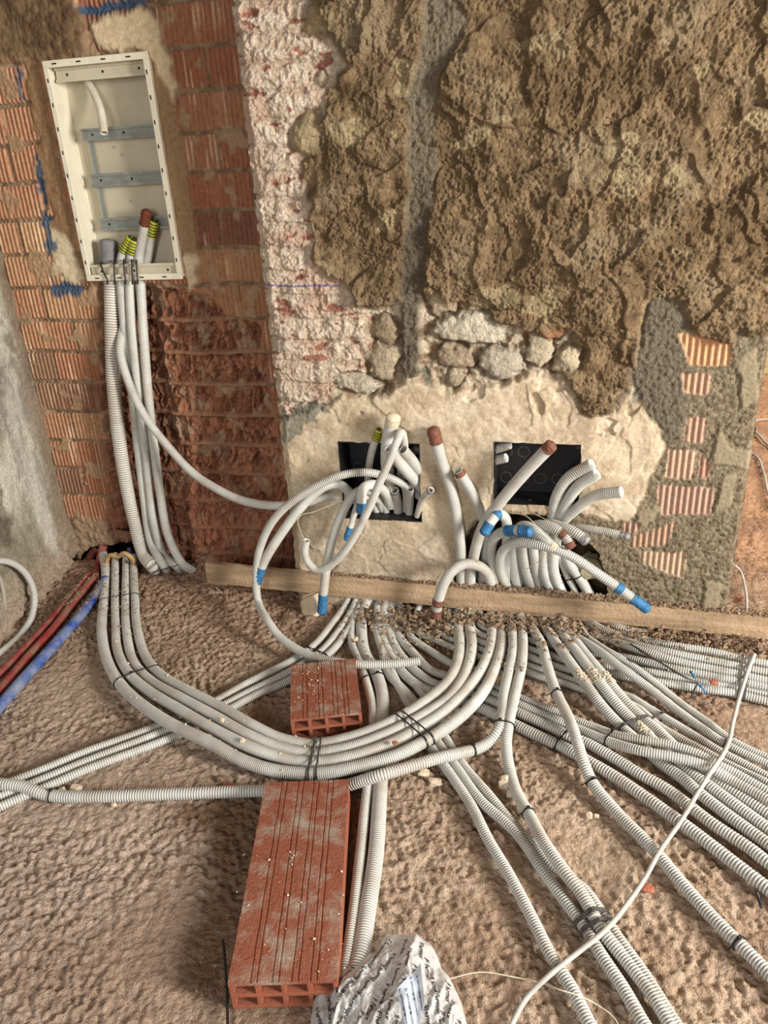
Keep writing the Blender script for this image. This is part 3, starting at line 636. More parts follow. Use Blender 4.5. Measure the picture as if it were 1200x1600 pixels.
conduit('s4', 'left strand of the black-taped triple at bottom right', [(1040, 1650), (1006, 1600), (975, 1546), (939, 1492), (912, 1447), (885, 1411), (849, 1362), (808, 1303), (750, 1250), (714, 1200), (682, 1157), (653, 1103), (625, 1072), (606, 1052), (598, 1020), (600, 975), (597, 948, .02), w(612, 905, .07)], .0128, .0062)
conduit('s5', 'right strand of the black-taped triple, passing beneath the plaster-split conduit', [(1090, 1650), (1056, 1600), (1011, 1528), (966, 1465), (939, 1425), (912, 1389), (858, 1350, .012), (831, 1319, .012), (795, 1279, .012), (760, 1237), (727, 1199), (694, 1149), (665, 1092), (645, 1066), (627, 1045), (614, 1000), (610, 965), (608, 948, .02), w(625, 908, .07)], .0115, .0062)
# --- four strands crossing to the right edge
conduit('r1', 'topmost of the four strands to the right edge, riding over the plaster-ringed three', [(1260, 1268, .04), (1200, 1237, .04), (1147, 1207, .045), (1120, 1194, .05), (1093, 1179, .055), (1053, 1165, .055), (1000, 1155, .05), (960, 1148, .035), (933, 1138, .02), (900, 1126), (875, 1115), (852, 1106), (812, 1090), (770, 1072), (702, 1035), (665, 1012), (645, 998), (628, 965), (622, 948, .02), w(640, 910, .07)], .0118, .0062)
conduit('r2', 'second of the four strands to the right edge, tied to the strand above it', [(1260, 1285, .035), (1200, 1250, .035), (1160, 1228, .035), (1133, 1213, .04), (1107, 1198, .05), (1053, 1183, .055), (1000, 1173, .05), (952, 1159, .03), (905, 1140), (865, 1124), (812, 1102), (765, 1082), (700, 1057), (673, 1048), (645, 1020), (627, 1000), (614, 975), (611, 948, .03), w(632, 908, .07)], (.0125, .015), .0062)
conduit('r3', 'third of the four strands to the right edge, upper of the thick coarse pair', [(1260, 1385), (1200, 1348), (1173, 1327), (1110, 1285), (1065, 1250), (1040, 1232), (1000, 1210), (960, 1185), (915, 1160), (890, 1151), (865, 1138), (815, 1116), (757, 1091), (715, 1078), (677, 1068), (645, 1045), (620, 1015), (605, 980), (600, 950, .035), w(618, 912, .08)], .0145, .0072)
conduit('r4', 'lowest of the four strands to the right edge, thick coarse conduit over bare floor', [(1260, 1432), (1200, 1389), (1110, 1320), (1065, 1286), (1000, 1240), (960, 1213), (920, 1190), (880, 1167), (852, 1155), (802, 1131), (752, 1106), (700, 1088), (660, 1075), (630, 1052), (608, 1020), (594, 985), (590, 955, .03), w(606, 912, .09)], .0150, .0075)
# --- lone pipe
conduit('v2', 'single conduit with two ties wandering over the four strands to the lower right edge',
        [(1260, 1580), (1200, 1520), (1155, 1475), (1110, 1430), (1065, 1380), (1020, 1326), (966, 1272), (927, 1225, .025), (912, 1192, .045), (901, 1157, .058), (890, 1125, .058), (876, 1097, .058), (865, 1072, .055), (855, 1040, .05), (846, 1007, .045), (834, 985, .03), (824, 965, .015), w(829, 925, .04), w(820, 880, .03), w(818, 840, .0), w(838, 821, -.04), w(866, 826, -.08), w(884, 838, -.10), w(892, 854, -.115)],
        (.0135, .0170), .0065, tape=[(-.05, -.03, M_RUST, 'tape'), (-.012, 0, M_RUST, 'tape')])
# --- three thick ones with plaster rings
TB = 'three plaster-ringed conduits'
conduit('t1', 'left strand of the three thick plaster-spattered conduits tied together on the right', [(1260, 1362), (1200, 1319), (1147, 1281), (1093, 1240), (1067, 1217), (1029, 1189), (992, 1155), (973, 1138), (941, 1104, .03), (915, 1069, .045), (880, 1020, .05), (862, 995, .04), (848, 972, .02), w(846, 930, .05), w(836, 880, .03), w(835, 838, .0), w(855, 819, -.03), w(876, 823, -.07), w(898, 832, -.10), w(918, 846, -.12)], (.0148, .0165), .0068, group=TB, tape=[(-.012, 0, M_SILV, 'tape')])
conduit('t2', 'middle strand of the three thick plaster-spattered conduits tied together on the right', [(1260, 1338), (1200, 1295), (1147, 1257), (1107, 1228), (1067, 1199), (1028, 1165), (1008, 1145), (987, 1125), (960, 1096, .03), (933, 1061, .045), (902, 1020, .05), (882, 995, .04), (866, 972, .02), w(862, 930, .04), w(850, 890, .03), w(852, 850, .03), w(864, 805, .0), w(869, 778, -.02), w(888, 747, -.045), w(925, 725, -.07)], (.0148, .0180), .0068, group=TB)
conduit('t3', 'right strand of the three thick plaster-spattered conduits tied together on the right', [(1260, 1310), (1200, 1272), (1147, 1238), (1107, 1212), (1053, 1166), (1027, 1141), (1000, 1119), (973, 1092, .03), (947, 1061, .045), (920, 1029, .05), (897, 1000, .045), (880, 978, .025), w(881, 935, .04), w(866, 895, .03), w(866, 850, .02), w(876, 810, -.01), w(888, 781, -.03), w(907, 756, -.055), w(933, 740, -.075)], (.0145, .0180), .0068, group=TB)
# --- thin pair over the right-hand bundle
conduit('w1', 'lower strand of the thin pair crossing the right-hand bundle', [(1260, 1222), (1200, 1194), (1173, 1182), (1133, 1162), (1093, 1135), (1053, 1106), (1013, 1074, .03), (973, 1045, .05), (944, 1023, .055), (922, 1008, .045), (900, 994, .025), (892, 975, .015), w(884, 940, .03), w(868, 899, .04), w(861, 868, .03), w(869, 830, .01), w(882, 812, -.02), w(901, 795, -.04), w(929, 775, -.06), w(972, 768, -.09)], (.0100, .0175), .0055)
conduit('w2', 'upper strand of the thin pair crossing the right-hand bundle', [(1260, 1205), (1200, 1183), (1173, 1172), (1136, 1152), (1107, 1129), (1067, 1101), (1027, 1069, .03), (987, 1039, .05), (958, 1022, .055), (935, 1008, .045), (915, 992, .025), (905, 970, .015), w(904, 937, .03), w(886, 899, .04), w(872, 860, .03), w(876, 835, -.0), w(897, 825, -.04), w(939, 829, -.075), w(980, 838, -.10)], (.0095, .0115), .0055, tape=[(-.02, 0, M_SILV, 'tape')])
conduit('u1', 'lower strand of the pair coming out from below the three plaster-ringed conduits', [(1260, 1240), (1200, 1213), (1160, 1192), (1120, 1171), (1080, 1146), (1040, 1122), (1013, 1106), (981, 1087), (945, 1080), (910, 1077), (890, 1070), (852, 1060), (825, 1050), (780, 1036), (730, 1020), (680, 1000), (650, 985), w(660, 930, .08)], .0108, .0055)
conduit('u2', 'upper strand of the pair coming out from below the three plaster-ringed conduits', [(1260, 1252, .03), (1200, 1224, .03), (1147, 1199), (1107, 1177), (1067, 1156), (1027, 1132), (997, 1106), (960, 1090), (930, 1075), (890, 1061), (852, 1048), (825, 1040), (780, 1024), (730, 1008), (690, 990), w(690, 930, .08)], .0108, .0055)
# --- bundle along the wall to the right edge
QB = 'bundle running along the wall foot to the right edge'
conduit('q6', 'front strand of the bundle along the wall foot, lowest on the right edge', [(1260, 1108), (1200, 1096), (1147, 1083), (1080, 1074), (1013, 1063), (952, 1053), (890, 1047), (852, 1036), (825, 1026), (780, 1012), (730, 997), (705, 985), w(705, 930, .08)], .0125, .0068, group=QB)
conduit('q5', 'second strand from the front in the bundle along the wall foot', [(1260, 1096), (1200, 1084), (1147, 1073), (1093, 1065), (1040, 1055), (1008, 1049), (933, 1040), (890, 1035), (860, 1024), (825, 1014), (780, 1001), (740, 985), w(745, 930, .08)], .0125, .0068, group=QB)
conduit('q4', 'strand of the wall-foot bundle that dives under the black tape strip', [(1260, 1085, .035), (1200, 1074, .035), (1147, 1063, .035), (1104, 1055, .035), (1040, 1042, .03), (973, 1027), (930, 1020), (865, 1008), (825, 1000), (780, 990), (750, 975), w(760, 930, .08)], .0125, .0068, group=QB)
conduit('q3', 'third strand from the back in the bundle along the wall foot', [(1260, 1076, .045), (1200, 1064, .045), (1147, 1052, .045), (1093, 1041, .045), (1040, 1028, .045), (995, 1014, .04), (960, 1003, .02), (920, 990, .01)], .0125, .0068, group=QB, hollow=(0,))
conduit('q2', 'second strand from the back in the bundle along the wall foot', [(1260, 1062, .05), (1200, 1051, .05), (1147, 1040, .05), (1093, 1029, .05), (1040, 1018, .05), (1000, 1009, .04), (970, 998, .015)], .0125, .0068, group=QB, hollow=(0,))
conduit('q1', 'rearmost strand of the wall-foot bundle, half under the mortar crumbs', [(1260, 1048, .05), (1200, 1038, .05), (1147, 1027, .05), (1107, 1017, .05), (1053, 1009, .045), (1010, 1001, .03), (980, 992, .01)], .0125, .0068, group=QB, hollow=(0,))
conduit('k1', 'dusty conduit leaving under the board at the right, front of two', [w(926, 940, .05), (912, 962, .02), (930, 978, .03), (965, 992, .03), (1010, 1000, .01)], (.016, .013), .0065, dirt=.35)
conduit('k2', 'dusty conduit leaving under the board at the right, rear of two', [w(907, 905, .04), w(928, 938, .04), (938, 968, .02), (965, 980, .03), (1010, 990, .02)], (.016, .013), .0065, dirt=.4)

# --- left: looped pipes at the left box
conduit('g1', 'long looping conduit from the left box, cut end resting by the small brick',
        [w(655, 775, .06), w(638, 762, .02), w(622, 752, -.02), w(595, 742, -.05), w(570, 738, -.07), w(532, 743, -.09), w(502, 756, -.10), w(470, 774, -.11), w(440, 798, -.12), w(420, 824, -.12), w(405, 862, -.12), w(400, 905, -.13), w(403, 938, -.14), (417, 968, .09), (437, 995, .06), (463, 1014, .05), (487, 1025, .05), (520, 1033, .06), (560, 1038, .06), (603, 1038, .06), (658, 1033, .065)],
        .0135, .0065, hollow=(1,))
conduit('g2', 'smoother conduit arching left out of the left box with blue tape on its end',
        [w(575, 800, .05), w(560, 785, .0), w(545, 768, -.03), w(530, 757, -.05), w(512, 758, -.07), w(490, 772, -.08), w(465, 799, -.095), w(442, 830, -.105), w(420, 864, -.115), w(409, 886, -.12), w(401, 910, -.125)], .0160, .0045, ribs=.7, tape=[(-.062, 0, M_BLUE, 'tape')], hollow=())
conduit('g3', 'drooping conduit with blue tape on its end hanging in front of the board',
        [w(600, 800, .06), w(585, 772, .0), w(568, 765, -.04), w(553, 773, -.07), w(538, 795, -.085), w(525, 825, -.095), w(517, 852, -.10), w(511, 882, -.105), w(507, 912, -.11), w(503, 957, -.115)], .0155, .0055, ribs=.8, tape=[(-.072, 0, M_BLUE, 'tape')], hollow=())
conduit('g4', 'stubby bent conduit with a dark blue taped nose at the left box', [w(610, 790, .05), w(600, 768, -.01), w(582, 757, -.06), w(568, 762, -.085), w(565, 779, -.095), w(565, 800, -.10)], .0165, .0045, ribs=.5, tape=[(-.03, 0, M_BLUE, 'tape')], hollow=())
conduit('g5', 'short thin conduit with a pointed blue taped tip below the left box', [w(590, 800, .05), w(572, 775, -.01), w(560, 785, -.05), w(553, 805, -.065), w(548, 822, -.07), w(541, 842, -.075)], (.013, .0095), .0045, ribs=.5, tape=[(-.042, 0, M_BLUE, 'tape')], hollow=())
conduit('g6', 'long conduit bending down across the left box and hooking up at its end',
        [w(625, 740, .05), w(632, 700, -.02), w(627, 676, -.07), w(620, 690, -.12), w(612, 712, -.13), w(595, 750, -.14), w(576, 795, -.14), w(557, 832, -.14), w(535, 865, -.13), w(515, 884, -.125), w(496, 891, -.12), w(482, 880, -.115), w(476, 862, -.11), w(479, 843, -.11)], .0130, .0055, ribs=.85)
conduit('g7', 'fattest upright conduit of the left box, its top plugged with foam', [w(612, 790, .05), w(606, 740, .01), w(605, 705, -.03), w(608, 678, -.05), w(615, 652, -.07)], .0215, .0060, ribs=.4, tape=[(-.022, 0, M_FOAM, 'foam_plug')], hollow=())
conduit('g8', 'thin upright conduit tipped with green and yellow tape in the left box', [w(575, 770, .05), w(576, 735, .02), w(582, 702, -.01), w(592, 672, -.035)], .0125, .0055, ribs=.4, tape=[(-.035, 0, M_GY, 'tape')], hollow=())
conduit('g9', 'thick conduit leaning up-left across the middle of the left box', [w(662, 765, .05), w(648, 750, .0), w(632, 732, -.04), w(617, 714, -.065), w(607, 698, -.08)], .0185, .0065, ribs=.6)
conduit('g10', 'thick ribbed conduit leaning up-left with an orange foam mouth', [w(668, 752, .05), w(655, 735, .0), w(643, 718, -.03), w(629, 702, -.055)], .0170, .0068, tape=[(-.006, 0, M_FOAM, 'foam_plug')])
for k, (p0, p1, lb) in enumerate([((668, 690), (646, 706), 'upper of two dark conduits entering the left box from its right wall'), ((668, 712), (640, 735), 'lower of two dark conduits entering the left box from its right wall')]):
    conduit('g11%d' % k, lb, [w(*p0, .09), w(*p1, .05)], .014, .0065, dirt=.35)
ST = [((622, 812), (621, 785), (616, 765), .0150, 'silver-mouthed upright stub at the bottom centre of the left box', .05, M_SILV),
      ((639, 810), (641, 785), (641, 762), .0130, 'upright stub with a round open mouth at the bottom right of the left box', .04, None),
      ((652, 806), (660, 780), (674, 765), .0110, 'stub leaning out over the right rim of the left box', .03, M_SILV),
      ((634, 800), (634, 770), (627, 748), .0120, 'stub with a silver-taped mouth behind the others in the left box', .06, M_SILV),
      ((606, 812), (600, 790), (585, 779), .0125, 'short stub bent over to the left in the left box', .05, None),
      ((590, 812), (592, 795), (594, 782), .0120, 'shaded short stub at the bottom left of the pipes in the left box', .07, None)]
for k, (a, b, c_, r_, lb, y_, tp) in enumerate(ST):
    if k == 2: y_ = .0
    conduit('st%d' % k, lb, [w(*a, y_), w(*b, y_-.03 if k == 2 else y_-.01), w(*c_, y_-.07 if k == 2 else y_-.045)], r_, .005, ribs=.25, tape=[(-.012, -.001, tp, 'tape')] if tp else [], col=(190, 186, 176))
# --- right box extras
conduit('h2', 'brown-mouthed conduit leaning left between the two boxes', [w(752, 925, .03), w(760, 860, .02), w(757, 815, -.01), w(745, 786, -.03), w(730, 757, -.045), w(715, 734, -.06)], .0165, .0060, tape=[(-.02, -.0005, M_RUST, 'tape')])
conduit('h4', 'pipe curling over to the left with a blue taped nose below the right box', [w(790, 930, .05), w(790, 880, .01), w(792, 836, -.02), w(790, 810, -.05), w(779, 803, -.075), w(768, 814, -.095), w(757, 832, -.11)], .0160, .0045, ribs=.55, tape=[(-.075, -.06, M_BLUE, 'tape'), (-.034, 0, M_BLUE, 'tape')], hollow=())
conduit('h5', 'cut conduit with a foam mouth bending right below the right box', [w(815, 935, .07), w(808, 880, .05), w(806, 840, .02), w(816, 822, -.03), w(836, 829, -.07), w(868, 858, -.11)], .0170, .0060, tape=[(-.014, 0, M_FOAM, 'foam_plug')])
conduit('h6', 'upright ribbed conduit standing in the wall cavity behind the others', [w(838, 940, .07), w(828, 890, .07), w(826, 850, .06), w(828, 815, .06)], .0165, .0060)
conduit('h7', 'short upright conduit at the left end of the wall cavity', [w(748, 940, .06), w(752, 890, .06), w(758, 850, .05)], .0165, .0060)
conduit('h8', 'large pale conduit tied at the right end of the cavity', [w(930, 945, .03), w(907, 905, .03), w(889, 880, .03), w(880, 850, .04)], .0170, .0060)
for k, (p0, p1, lb) in enumerate([((755, 706), (797, 694), 'upper of two stubs entering the left edge of the right box'), ((752, 722), (792, 715), 'lower of two stubs entering the left edge of the right box')]):
    conduit('h9%d' % k, lb, [w(*p0, .04), w(.5*(p0[0]+p1[0]), .5*(p0[1]+p1[1])+1, .025), w(*p1, .01)], .0150, .0065, dirt=.1)

# --- conduits down from the steel cabinet
yp = .150
conduit('p1', 'fattest ribbed conduit dropping from the cabinet to the floor', [w(168, 378, .238), w(170, 412, .228), w(173, 440, .214), w(174, 475, .198), w(175, 532, .172), w(178, 607, yp), w(191, 720, yp), w(210, 814, yp), w(224, 866, yp-.01), (238, 884, .05), (246, 893, -.04)], .0255, .0090, plain=(-.1, .10), tape=[(0, .075, mat('grey_sleeve', L(118, 116, 116), .6, noise=(40, .8, 1.1)), 'sleeve')], col=(212, 208, 196))
conduit('p2', 'left of the thinner conduits dropping from the cabinet', [w(204, 374, .225), w(193, 395, .228), w(188, 420, .222), w(189, 445, .208), w(195, 514, .180), w(204, 589, .165), w(214, 682, .16), w(225, 776, .155), w(237, 851, .15), (256, 884, .05), (266, 893, -.04)], .0165, .0055, ribs=.7, tape=[(0, .055, M_GY, 'tape')], hollow=())
conduit('p3', 'middle thinner conduit dropping from the cabinet', [w(210, 378, .222), w(205, 405, .225), w(203, 440, .212), w(205, 490, .185), w(210, 551, .158), w(221, 645, .155), w(229, 720, .155), w(240, 814, .15), w(257, 868, .15), (274, 883, .05), (286, 893, -.04)], .0165, .0055, ribs=.7, tape=[(0, .045, M_GY, 'tape')], hollow=())
conduit('p4', 'brown-capped conduit dropping from the cabinet, rightmost at the floor', [w(229, 332, .210), w(224, 365, .220), w(217, 405, .225), w(220, 442, .212), w(222, 485, .190), w(225, 532, .165), w(233, 630, .15), w(241, 701, .15), w(251, 776, .15), w(262, 835, .145), (284, 880, .06), (298, 890, .01), (306, 895, -.04)], .0165, .0055, ribs=.7, tape=[(0, .045, M_BROWN, 'tape')], hollow=())
conduit('p5', 'thin conduit sweeping from behind the fat cabinet conduit to the left box', [w(241, 348, .225), w(236, 375, .235), w(229, 410, .240), w(215, 440, .235), w(196, 500, .205), w(188, 548, .14), w(202, 600, .12), w(225, 648, .105), w(262, 697, .09), w(300, 738, .06), w(337, 763, .03), w(375, 781, .0), w(412, 789, -.03), w(445, 790, -.05), w(480, 785, -.05), w(507, 777, -.03), w(545, 775, .02), w(570, 785, .05)], .0150, .0055, ribs=.8, tape=[(0, .05, M_GY, 'tape')], hollow=())
conduit('p6', 'white hollow pipe hanging inside the top of the cabinet', [w(126, 100, .26), w(135, 124, .25), w(147, 146, .235), w(157, 172, .21), w(163, 210, .175)], .0125, .005, ribs=0, col=(214, 206, 188))
conduit('e1', 'conduit bowing out from the left edge of the picture', [SX(-30, 884, -1.90), SX(0, 876, -1.89), SX(27, 884, -1.88), SX(46, 905, -1.87), SX(54, 932, -1.86), SX(50, 962, -1.85), SX(32, 992, -1.84), SX(0, 1020, -1.83), SX(-40, 1050, -1.82)], .0115, .0058)
conduit('e2', 'thin dusty conduit curving against the side wall at the left edge', [SX(-16, 885, -1.90), SX(0, 905, -1.90), SX(7, 940, -1.90), SX(4, 985, -1.90), SX(-20, 1012, -1.89)], .0085, .0058, dirt=.5)
# --- plastic water pipes
WG = 'water pipes from the corner hole'
conduit('b1', 'smooth blue plastic pipe running from the corner hole to the left edge', [(165, 905, .02), (150, 930), (127, 960), (83, 1010), (40, 1057), (0, 1103), (-40, 1150)], .018, .006, ribs=.08, m=M_BLUEP, name='water_pipe', cat='pipe', group=WG)
conduit('b2', 'red plastic pipe lying next to the blue one', [(150, 900, .02), (120, 935), (83, 983), (45, 1025), (0, 1078), (-30, 1110)], .0145, .006, ribs=.08, m=M_RED, name='water_pipe', cat='pipe', group=WG)
conduit('b3', 'second red plastic pipe, tight along the foot of the side wall', [(140, 898, .02), (108, 935), (67, 983), (30, 1022), (0, 1052), (-30, 1080)], .0125, .006, ribs=.08, m=M_RED, name='water_pipe', cat='pipe', group=WG)
conduit('b4', 'bright red pipe standing in the corner hole', [(148, 905, .02), w(155, 880, .17), w(162, 850, .20)], .017, .006, ribs=.08, m=M_RED, name='water_pipe', cat='pipe', group=WG)
conduit('b5', 'dull red pipe lying across the corner hole behind the bright one', [w(130, 890, .20), w(142, 868, .24), w(150, 855, .27)], .016, .006, ribs=.08, m=M_RED, name='water_pipe', cat='pipe', group=WG)
conduit('b6', 'tan hose looped over the four grey pipes in the corner hole', [w(166, 880, .10), w(172, 867, .10), w(184, 870, .10), w(194, 864, .10), w(206, 872, .10), w(209, 890, .12)], .009, .006, ribs=0, m=M_HOSE, name='hose', cat='hose', group=WG)
conduit('b7', 'blue pipe end glimpsed at the right of the corner hole', [w(201, 858, .23), w(206, 868, .20), w(207, 885, .18)], .008, .006, ribs=0, m=M_BLUEP, name='water_pipe', cat='pipe', group=WG)

# ---------------------------------------------------------------- cables, strings
def cord(name, label, pts, r, m, z=.01, cat='cable', group=None, seg=8):
    P, s = spline(pth(pts, z), max(r*.8, .003)); V, q = tube(P, np.full(len(P), r), seg)
    # round caps
    a = np.arange(0, seg, 2); V = np.vstack([V, P[:1], P[-1:]]); n = len(P)
    q = np.vstack([q, np.stack([a, (a+1) % seg, (a+2) % seg, np.full(len(a), n*seg)], -1), np.stack([(n-1)*seg+a, (n-1)*seg+(a+1) % seg, (n-1)*seg+(a+2) % seg, np.full(len(a), n*seg+1)], -1)])
    return link(name, mesh_np(name, V, q, m), label=label, cat=cat, group=group)
cord('power_cable', 'thin grey sheathed cable lying loose over the fan of conduits', [(790, 1625), (800, 1600), (822, 1560), (858, 1524, .03), (903, 1488, .035), (945, 1454, .05), (984, 1407, .02), (1011, 1366, .03), (1022, 1345, .04), (1036, 1322, .04), (1065, 1281, .045), (1092, 1236, .05), (1115, 1199, .07), (1129, 1180, .075), (1140, 1155, .07), (1145, 1130, .06), (1156, 1088, .06), (1168, 1050, .09), (1179, 1022, .11)], .0055, M_CABLE)
cord('pull_string', 'fine white string crossing the floor right of the bag', [(700, 1530, .01), (750, 1519), (800, 1526), (850, 1537, .012), (870, 1545, .035), (905, 1556, .03), (930, 1568), (960, 1590), (970, 1610)], .0010, M_STRING, .012, 'string', 'pull strings')
cord('pull_string', 'fine string hanging from the arching conduits to the hooked end', [w(545, 781, -.06), w(520, 788, -.08), w(490, 800, -.10), w(470, 805, -.11), w(465, 815, -.11), w(472, 835, -.11), w(478, 845, -.11)], .0009, M_STRING, cat='string', group='pull strings')
cord('pull_string', 'stiff string poking out above the bent pipes of the right box', [w(797, 801, -.05), w(822, 806, -.08), w(845, 830, -.10), w(862, 850, -.11)], .0009, M_STRING, cat='string', group='pull strings')
cord('pull_string', 'string slanting from the right box down to the silver taped mouth', [w(835, 803, -.03), w(870, 820, -.08), w(900, 835, -.10)], .0009, M_STRING, cat='string', group='pull strings')
cord('pull_string', 'curved string dangling in front of the upright conduits', [w(850, 868, -.06), w(838, 880, -.06), w(825, 888, -.05), w(816, 893, -.04)], .0009, M_STRING, cat='string', group='pull strings')
cord('pull_string', 'short string loop on the stubs in the left box', [w(641, 760, .0), w(645, 735, -.02), w(646, 722, -.03)], .0009, M_STRING, cat='string', group='pull strings')
cord('black_wire', 'thin black rod standing in the floor beside the long brick', [(348, 1467, .05), (352, 1510, .03), (355, 1560, .01), (356, 1640, .008)], .0028, M_TIE, cat='wire')
cord('black_wire', 'black tie tail lying on the floor at the right edge below the thick strands', [(1182, 1392, .02), (1186, 1405, .01), (1190, 1420, .006)], .0035, M_TIE, cat='wire')
cord('tie_wire', 'black wire tail tying the foot of the cabinet conduits', [(228, 912, .005), (240, 895, .03), (262, 888, .05), (285, 880, .06), w(310, 872, .14), w(330, 862, .18)], .0016, M_TIE, cat='wire')
cord('supply_cable', 'pale cable hanging past the corner into the next room', [w(1147, 882, .02), (1160, 900, .03), (1166, 930, .02), (1167, 968, .01)], .0045, M_CABLE, cat='cable')
cord('supply_cable', 'cream cable curving over the floor of the next room', [(1150, 700), (1180, 712), (1192, 735), (1200, 770), (1210, 800)], .006, M_CABLE, .01)
cord('supply_cable', 'thin blue-grey cable far across the floor of the next room', [(1160, 665), (1185, 656), (1200, 655), (1240, 662)], .005, M_CABLE, .01)
cord('supply_cable', 'cream cable behind the wall corner, upper of the pair in the next room', [(1150, 660), (1180, 675), (1200, 695), (1240, 720)], .007, M_CABLE, .01)

# ---------------------------------------------------------------- cable ties and tape round groups of conduits
def near(key, px, py, z):
    P, rr = PATHS[key]; X, Y = proj(P); k = int(np.argmin((X-px)**2+(Y-py)**2)); k = min(max(k, 3), len(P)-4)
    T = P[k+3]-P[k-3]; return P[k], T/np.linalg.norm(T), rr[k]
def tie(label, keys, px, py, wid=.0045, m=None, tail=True, z=.03, cat='cable tie', name='cable_tie', group='black ties round the conduits'):
    m = m or M_TIE
    it = [near(k, px, py, z) for k in keys]
    T = sum((i[1] if np.dot(i[1], it[0][1]) > 0 else -i[1]) for i in it); T /= np.linalg.norm(T)
    cen0 = sum(i[0] for i in it)/len(it)
    # slide each conduit point into the plane of the tie
    pts = []
    for k in keys:
        P, rr = PATHS[k]; d = (P-cen0)@T; dist = np.linalg.norm(P-cen0, axis=1); ok = dist < .15
        j = np.argmin(np.where(ok, np.abs(d), 9)); pts.append((P[j], rr[j]))
    a = np.cross(T, [0, 0, 1.]); a = a if np.linalg.norm(a) > .2 else np.cross(T, [0, -1., 0]); a /= np.linalg.norm(a); b = np.cross(a, T)
    # convex hull of circles in (a,b)
    S = np.array([((p-cen0)@a+(r+.0016)*math.cos(t), (p-cen0)@b+(r+.0016)*math.sin(t)) for p, r in pts for t in np.linspace(0, 2*math.pi, 16, endpoint=False)])
    S = S[np.lexsort((S[:, 1], S[:, 0]))]
    def half(Q):
        o = []
        for p in Q:
            while len(o) > 1 and np.cross(o[-1]-o[-2], p-o[-2]) <= 0: o.pop()
            o.append(p)
        return o
    hull = half(S)[:-1]+half(S[::-1])[:-1]; hn = len(hull); hull = np.array(hull); mid = hull.mean(0)
    rows = []
    for (off, sh) in ((-wid/2, 1), (wid/2, 1), (wid/2, 0), (-wid/2, 0)):
        q = hull+(hull-mid)/np.linalg.norm(hull-mid, axis=1)[:, None]*(.0014 if sh else -.001)
        rows.append(cen0+q[:, :1]*a+q[:, 1:]*b+off*T)
    V = np.vstack(rows); i = np.arange(hn); j = (i+1) % hn
    fc = np.vstack([np.stack([i+r1*hn, j+r1*hn, j+r2*hn, i+r2*hn], -1) for r1, r2 in ((0, 1), (1, 2), (2, 3), (3, 0))])
    o = link(name, mesh_np(name, V, fc, m, False), label=label, cat=cat, group=group)
    top = hull[np.argmax(hull[:, 1])]; c0 = cen0+top[0]*a+top[1]*b
    if tail:
        mb = MB(); mb.box(c0-a*.004-T*.0035, a*.008, T*.007, b*.005); mb.build('tie_head', m, o)
        e = hull[np.argmin(hull[:, 0]-.2*hull[:, 1])]; p0 = cen0+e[0]*a+e[1]*b
        mb = MB(); mb.box(p0-T*.0015, -a*.016-b*.008, T*.003, b*.0012+a*.0003); mb.build('tie_tail', m, o)
    return o
tie('black tie round the four-pipe arc where it starts to bend, nearest the blue pipe', ['a1', 'a2', 'a3', 'a4'], 214, 1058)
tie('thin black tie over the four dusty pipes just below the corner hole', ['a1', 'a2', 'a3', 'a4'], 190, 938, .003, tail=False)
tie('black tape wrapped round the lowest point of the four-pipe arc, left of two', ['a1', 'a2', 'a3', 'a4'], 489, 1187, .008, M_BTAPE)
tie('black tape wrapped round the lowest point of the four-pipe arc, right of two', ['a1', 'a2', 'a3', 'a4'], 500, 1187, .005, M_BTAPE, tail=False)
tie('black tie round the four-pipe arc right of the small brick, left of the close pair', ['a1', 'a2', 'a3', 'a4'], 640, 1142)
tie('black tie round the four-pipe arc right of the small brick, right of the close pair', ['a1', 'a2', 'a3', 'a4'], 650, 1137, tail=False)
tie('black tie round the three-strand bundle where the loop crosses it', ['l1', 'l2', 'l3'], 490, 1015)
tie('small black tie on the conduit at the lower left edge', ['h1'], 80, 1243, .003)
tie('small black tie on the curve of the conduit leaving its twin', ['h1'], 738, 1172, .0035)
tie('black tie joining the twin pipes just above where they part', ['h1', 'v1'], 787, 1133, .0035)
tie('black tie on the lone conduit above the four strands', ['v2'], 870, 1085, .0035)
tie('black tie on the lone conduit below the four strands', ['v2'], 924, 1222, .0035)
tie('black tie on the lone conduit near the right edge', ['v2'], 1152, 1476, .0035)
tie('black tie on the plaster-split conduit below the split', ['v1'], 826, 1272, .0035)
tie('grey tape round the triple below the loose cable, upper band', ['v1', 's4', 's5'], 920, 1436, .010, M_BTAPE)
tie('grey tape round the triple below the loose cable, lower band', ['v1', 's4', 's5'], 930, 1450, .008, M_BTAPE, tail=False)
tie('black tape round the three plaster-ringed conduits', ['t1', 't2', 't3'], 990, 1135, .010, M_BTAPE)
tie('black tie over the thin strands beside the taped three', ['u1', 'u2'], 1030, 1120, .006, M_BTAPE)
tie('black tie joining the two upper strands left of the taped three', ['r1', 'r2'], 955, 1152, .004)
tie('black tie round the two thick strands to the right edge', ['r3', 'r4'], 878, 1158, .004)
tie('dark tape round the wall-foot bundle near the right edge, left band', ['q1', 'q2', 'q3', 'q4', 'q5', 'q6'], 1156, 1060, .007, M_BTAPE)
tie('dark tape round the wall-foot bundle near the right edge, right band', ['q1', 'q2', 'q3', 'q4', 'q5', 'q6'], 1166, 1062, .009, M_BTAPE, tail=False)
tie('black tie on the thin pair by the loose cable', ['w1', 'w2'], 1140, 1160, .005)
tie('black tie round two conduits right of the small brick', ['s1', 's2'], 585, 1060, .0035)
tie('black tie on the strands just under the board', ['s3', 's4', 's5'], 612, 955, .0035, tail=False)
tie('black tie round the last upright conduits in the cavity', ['h8', 'w2'], 880, 912, .004, tail=False)
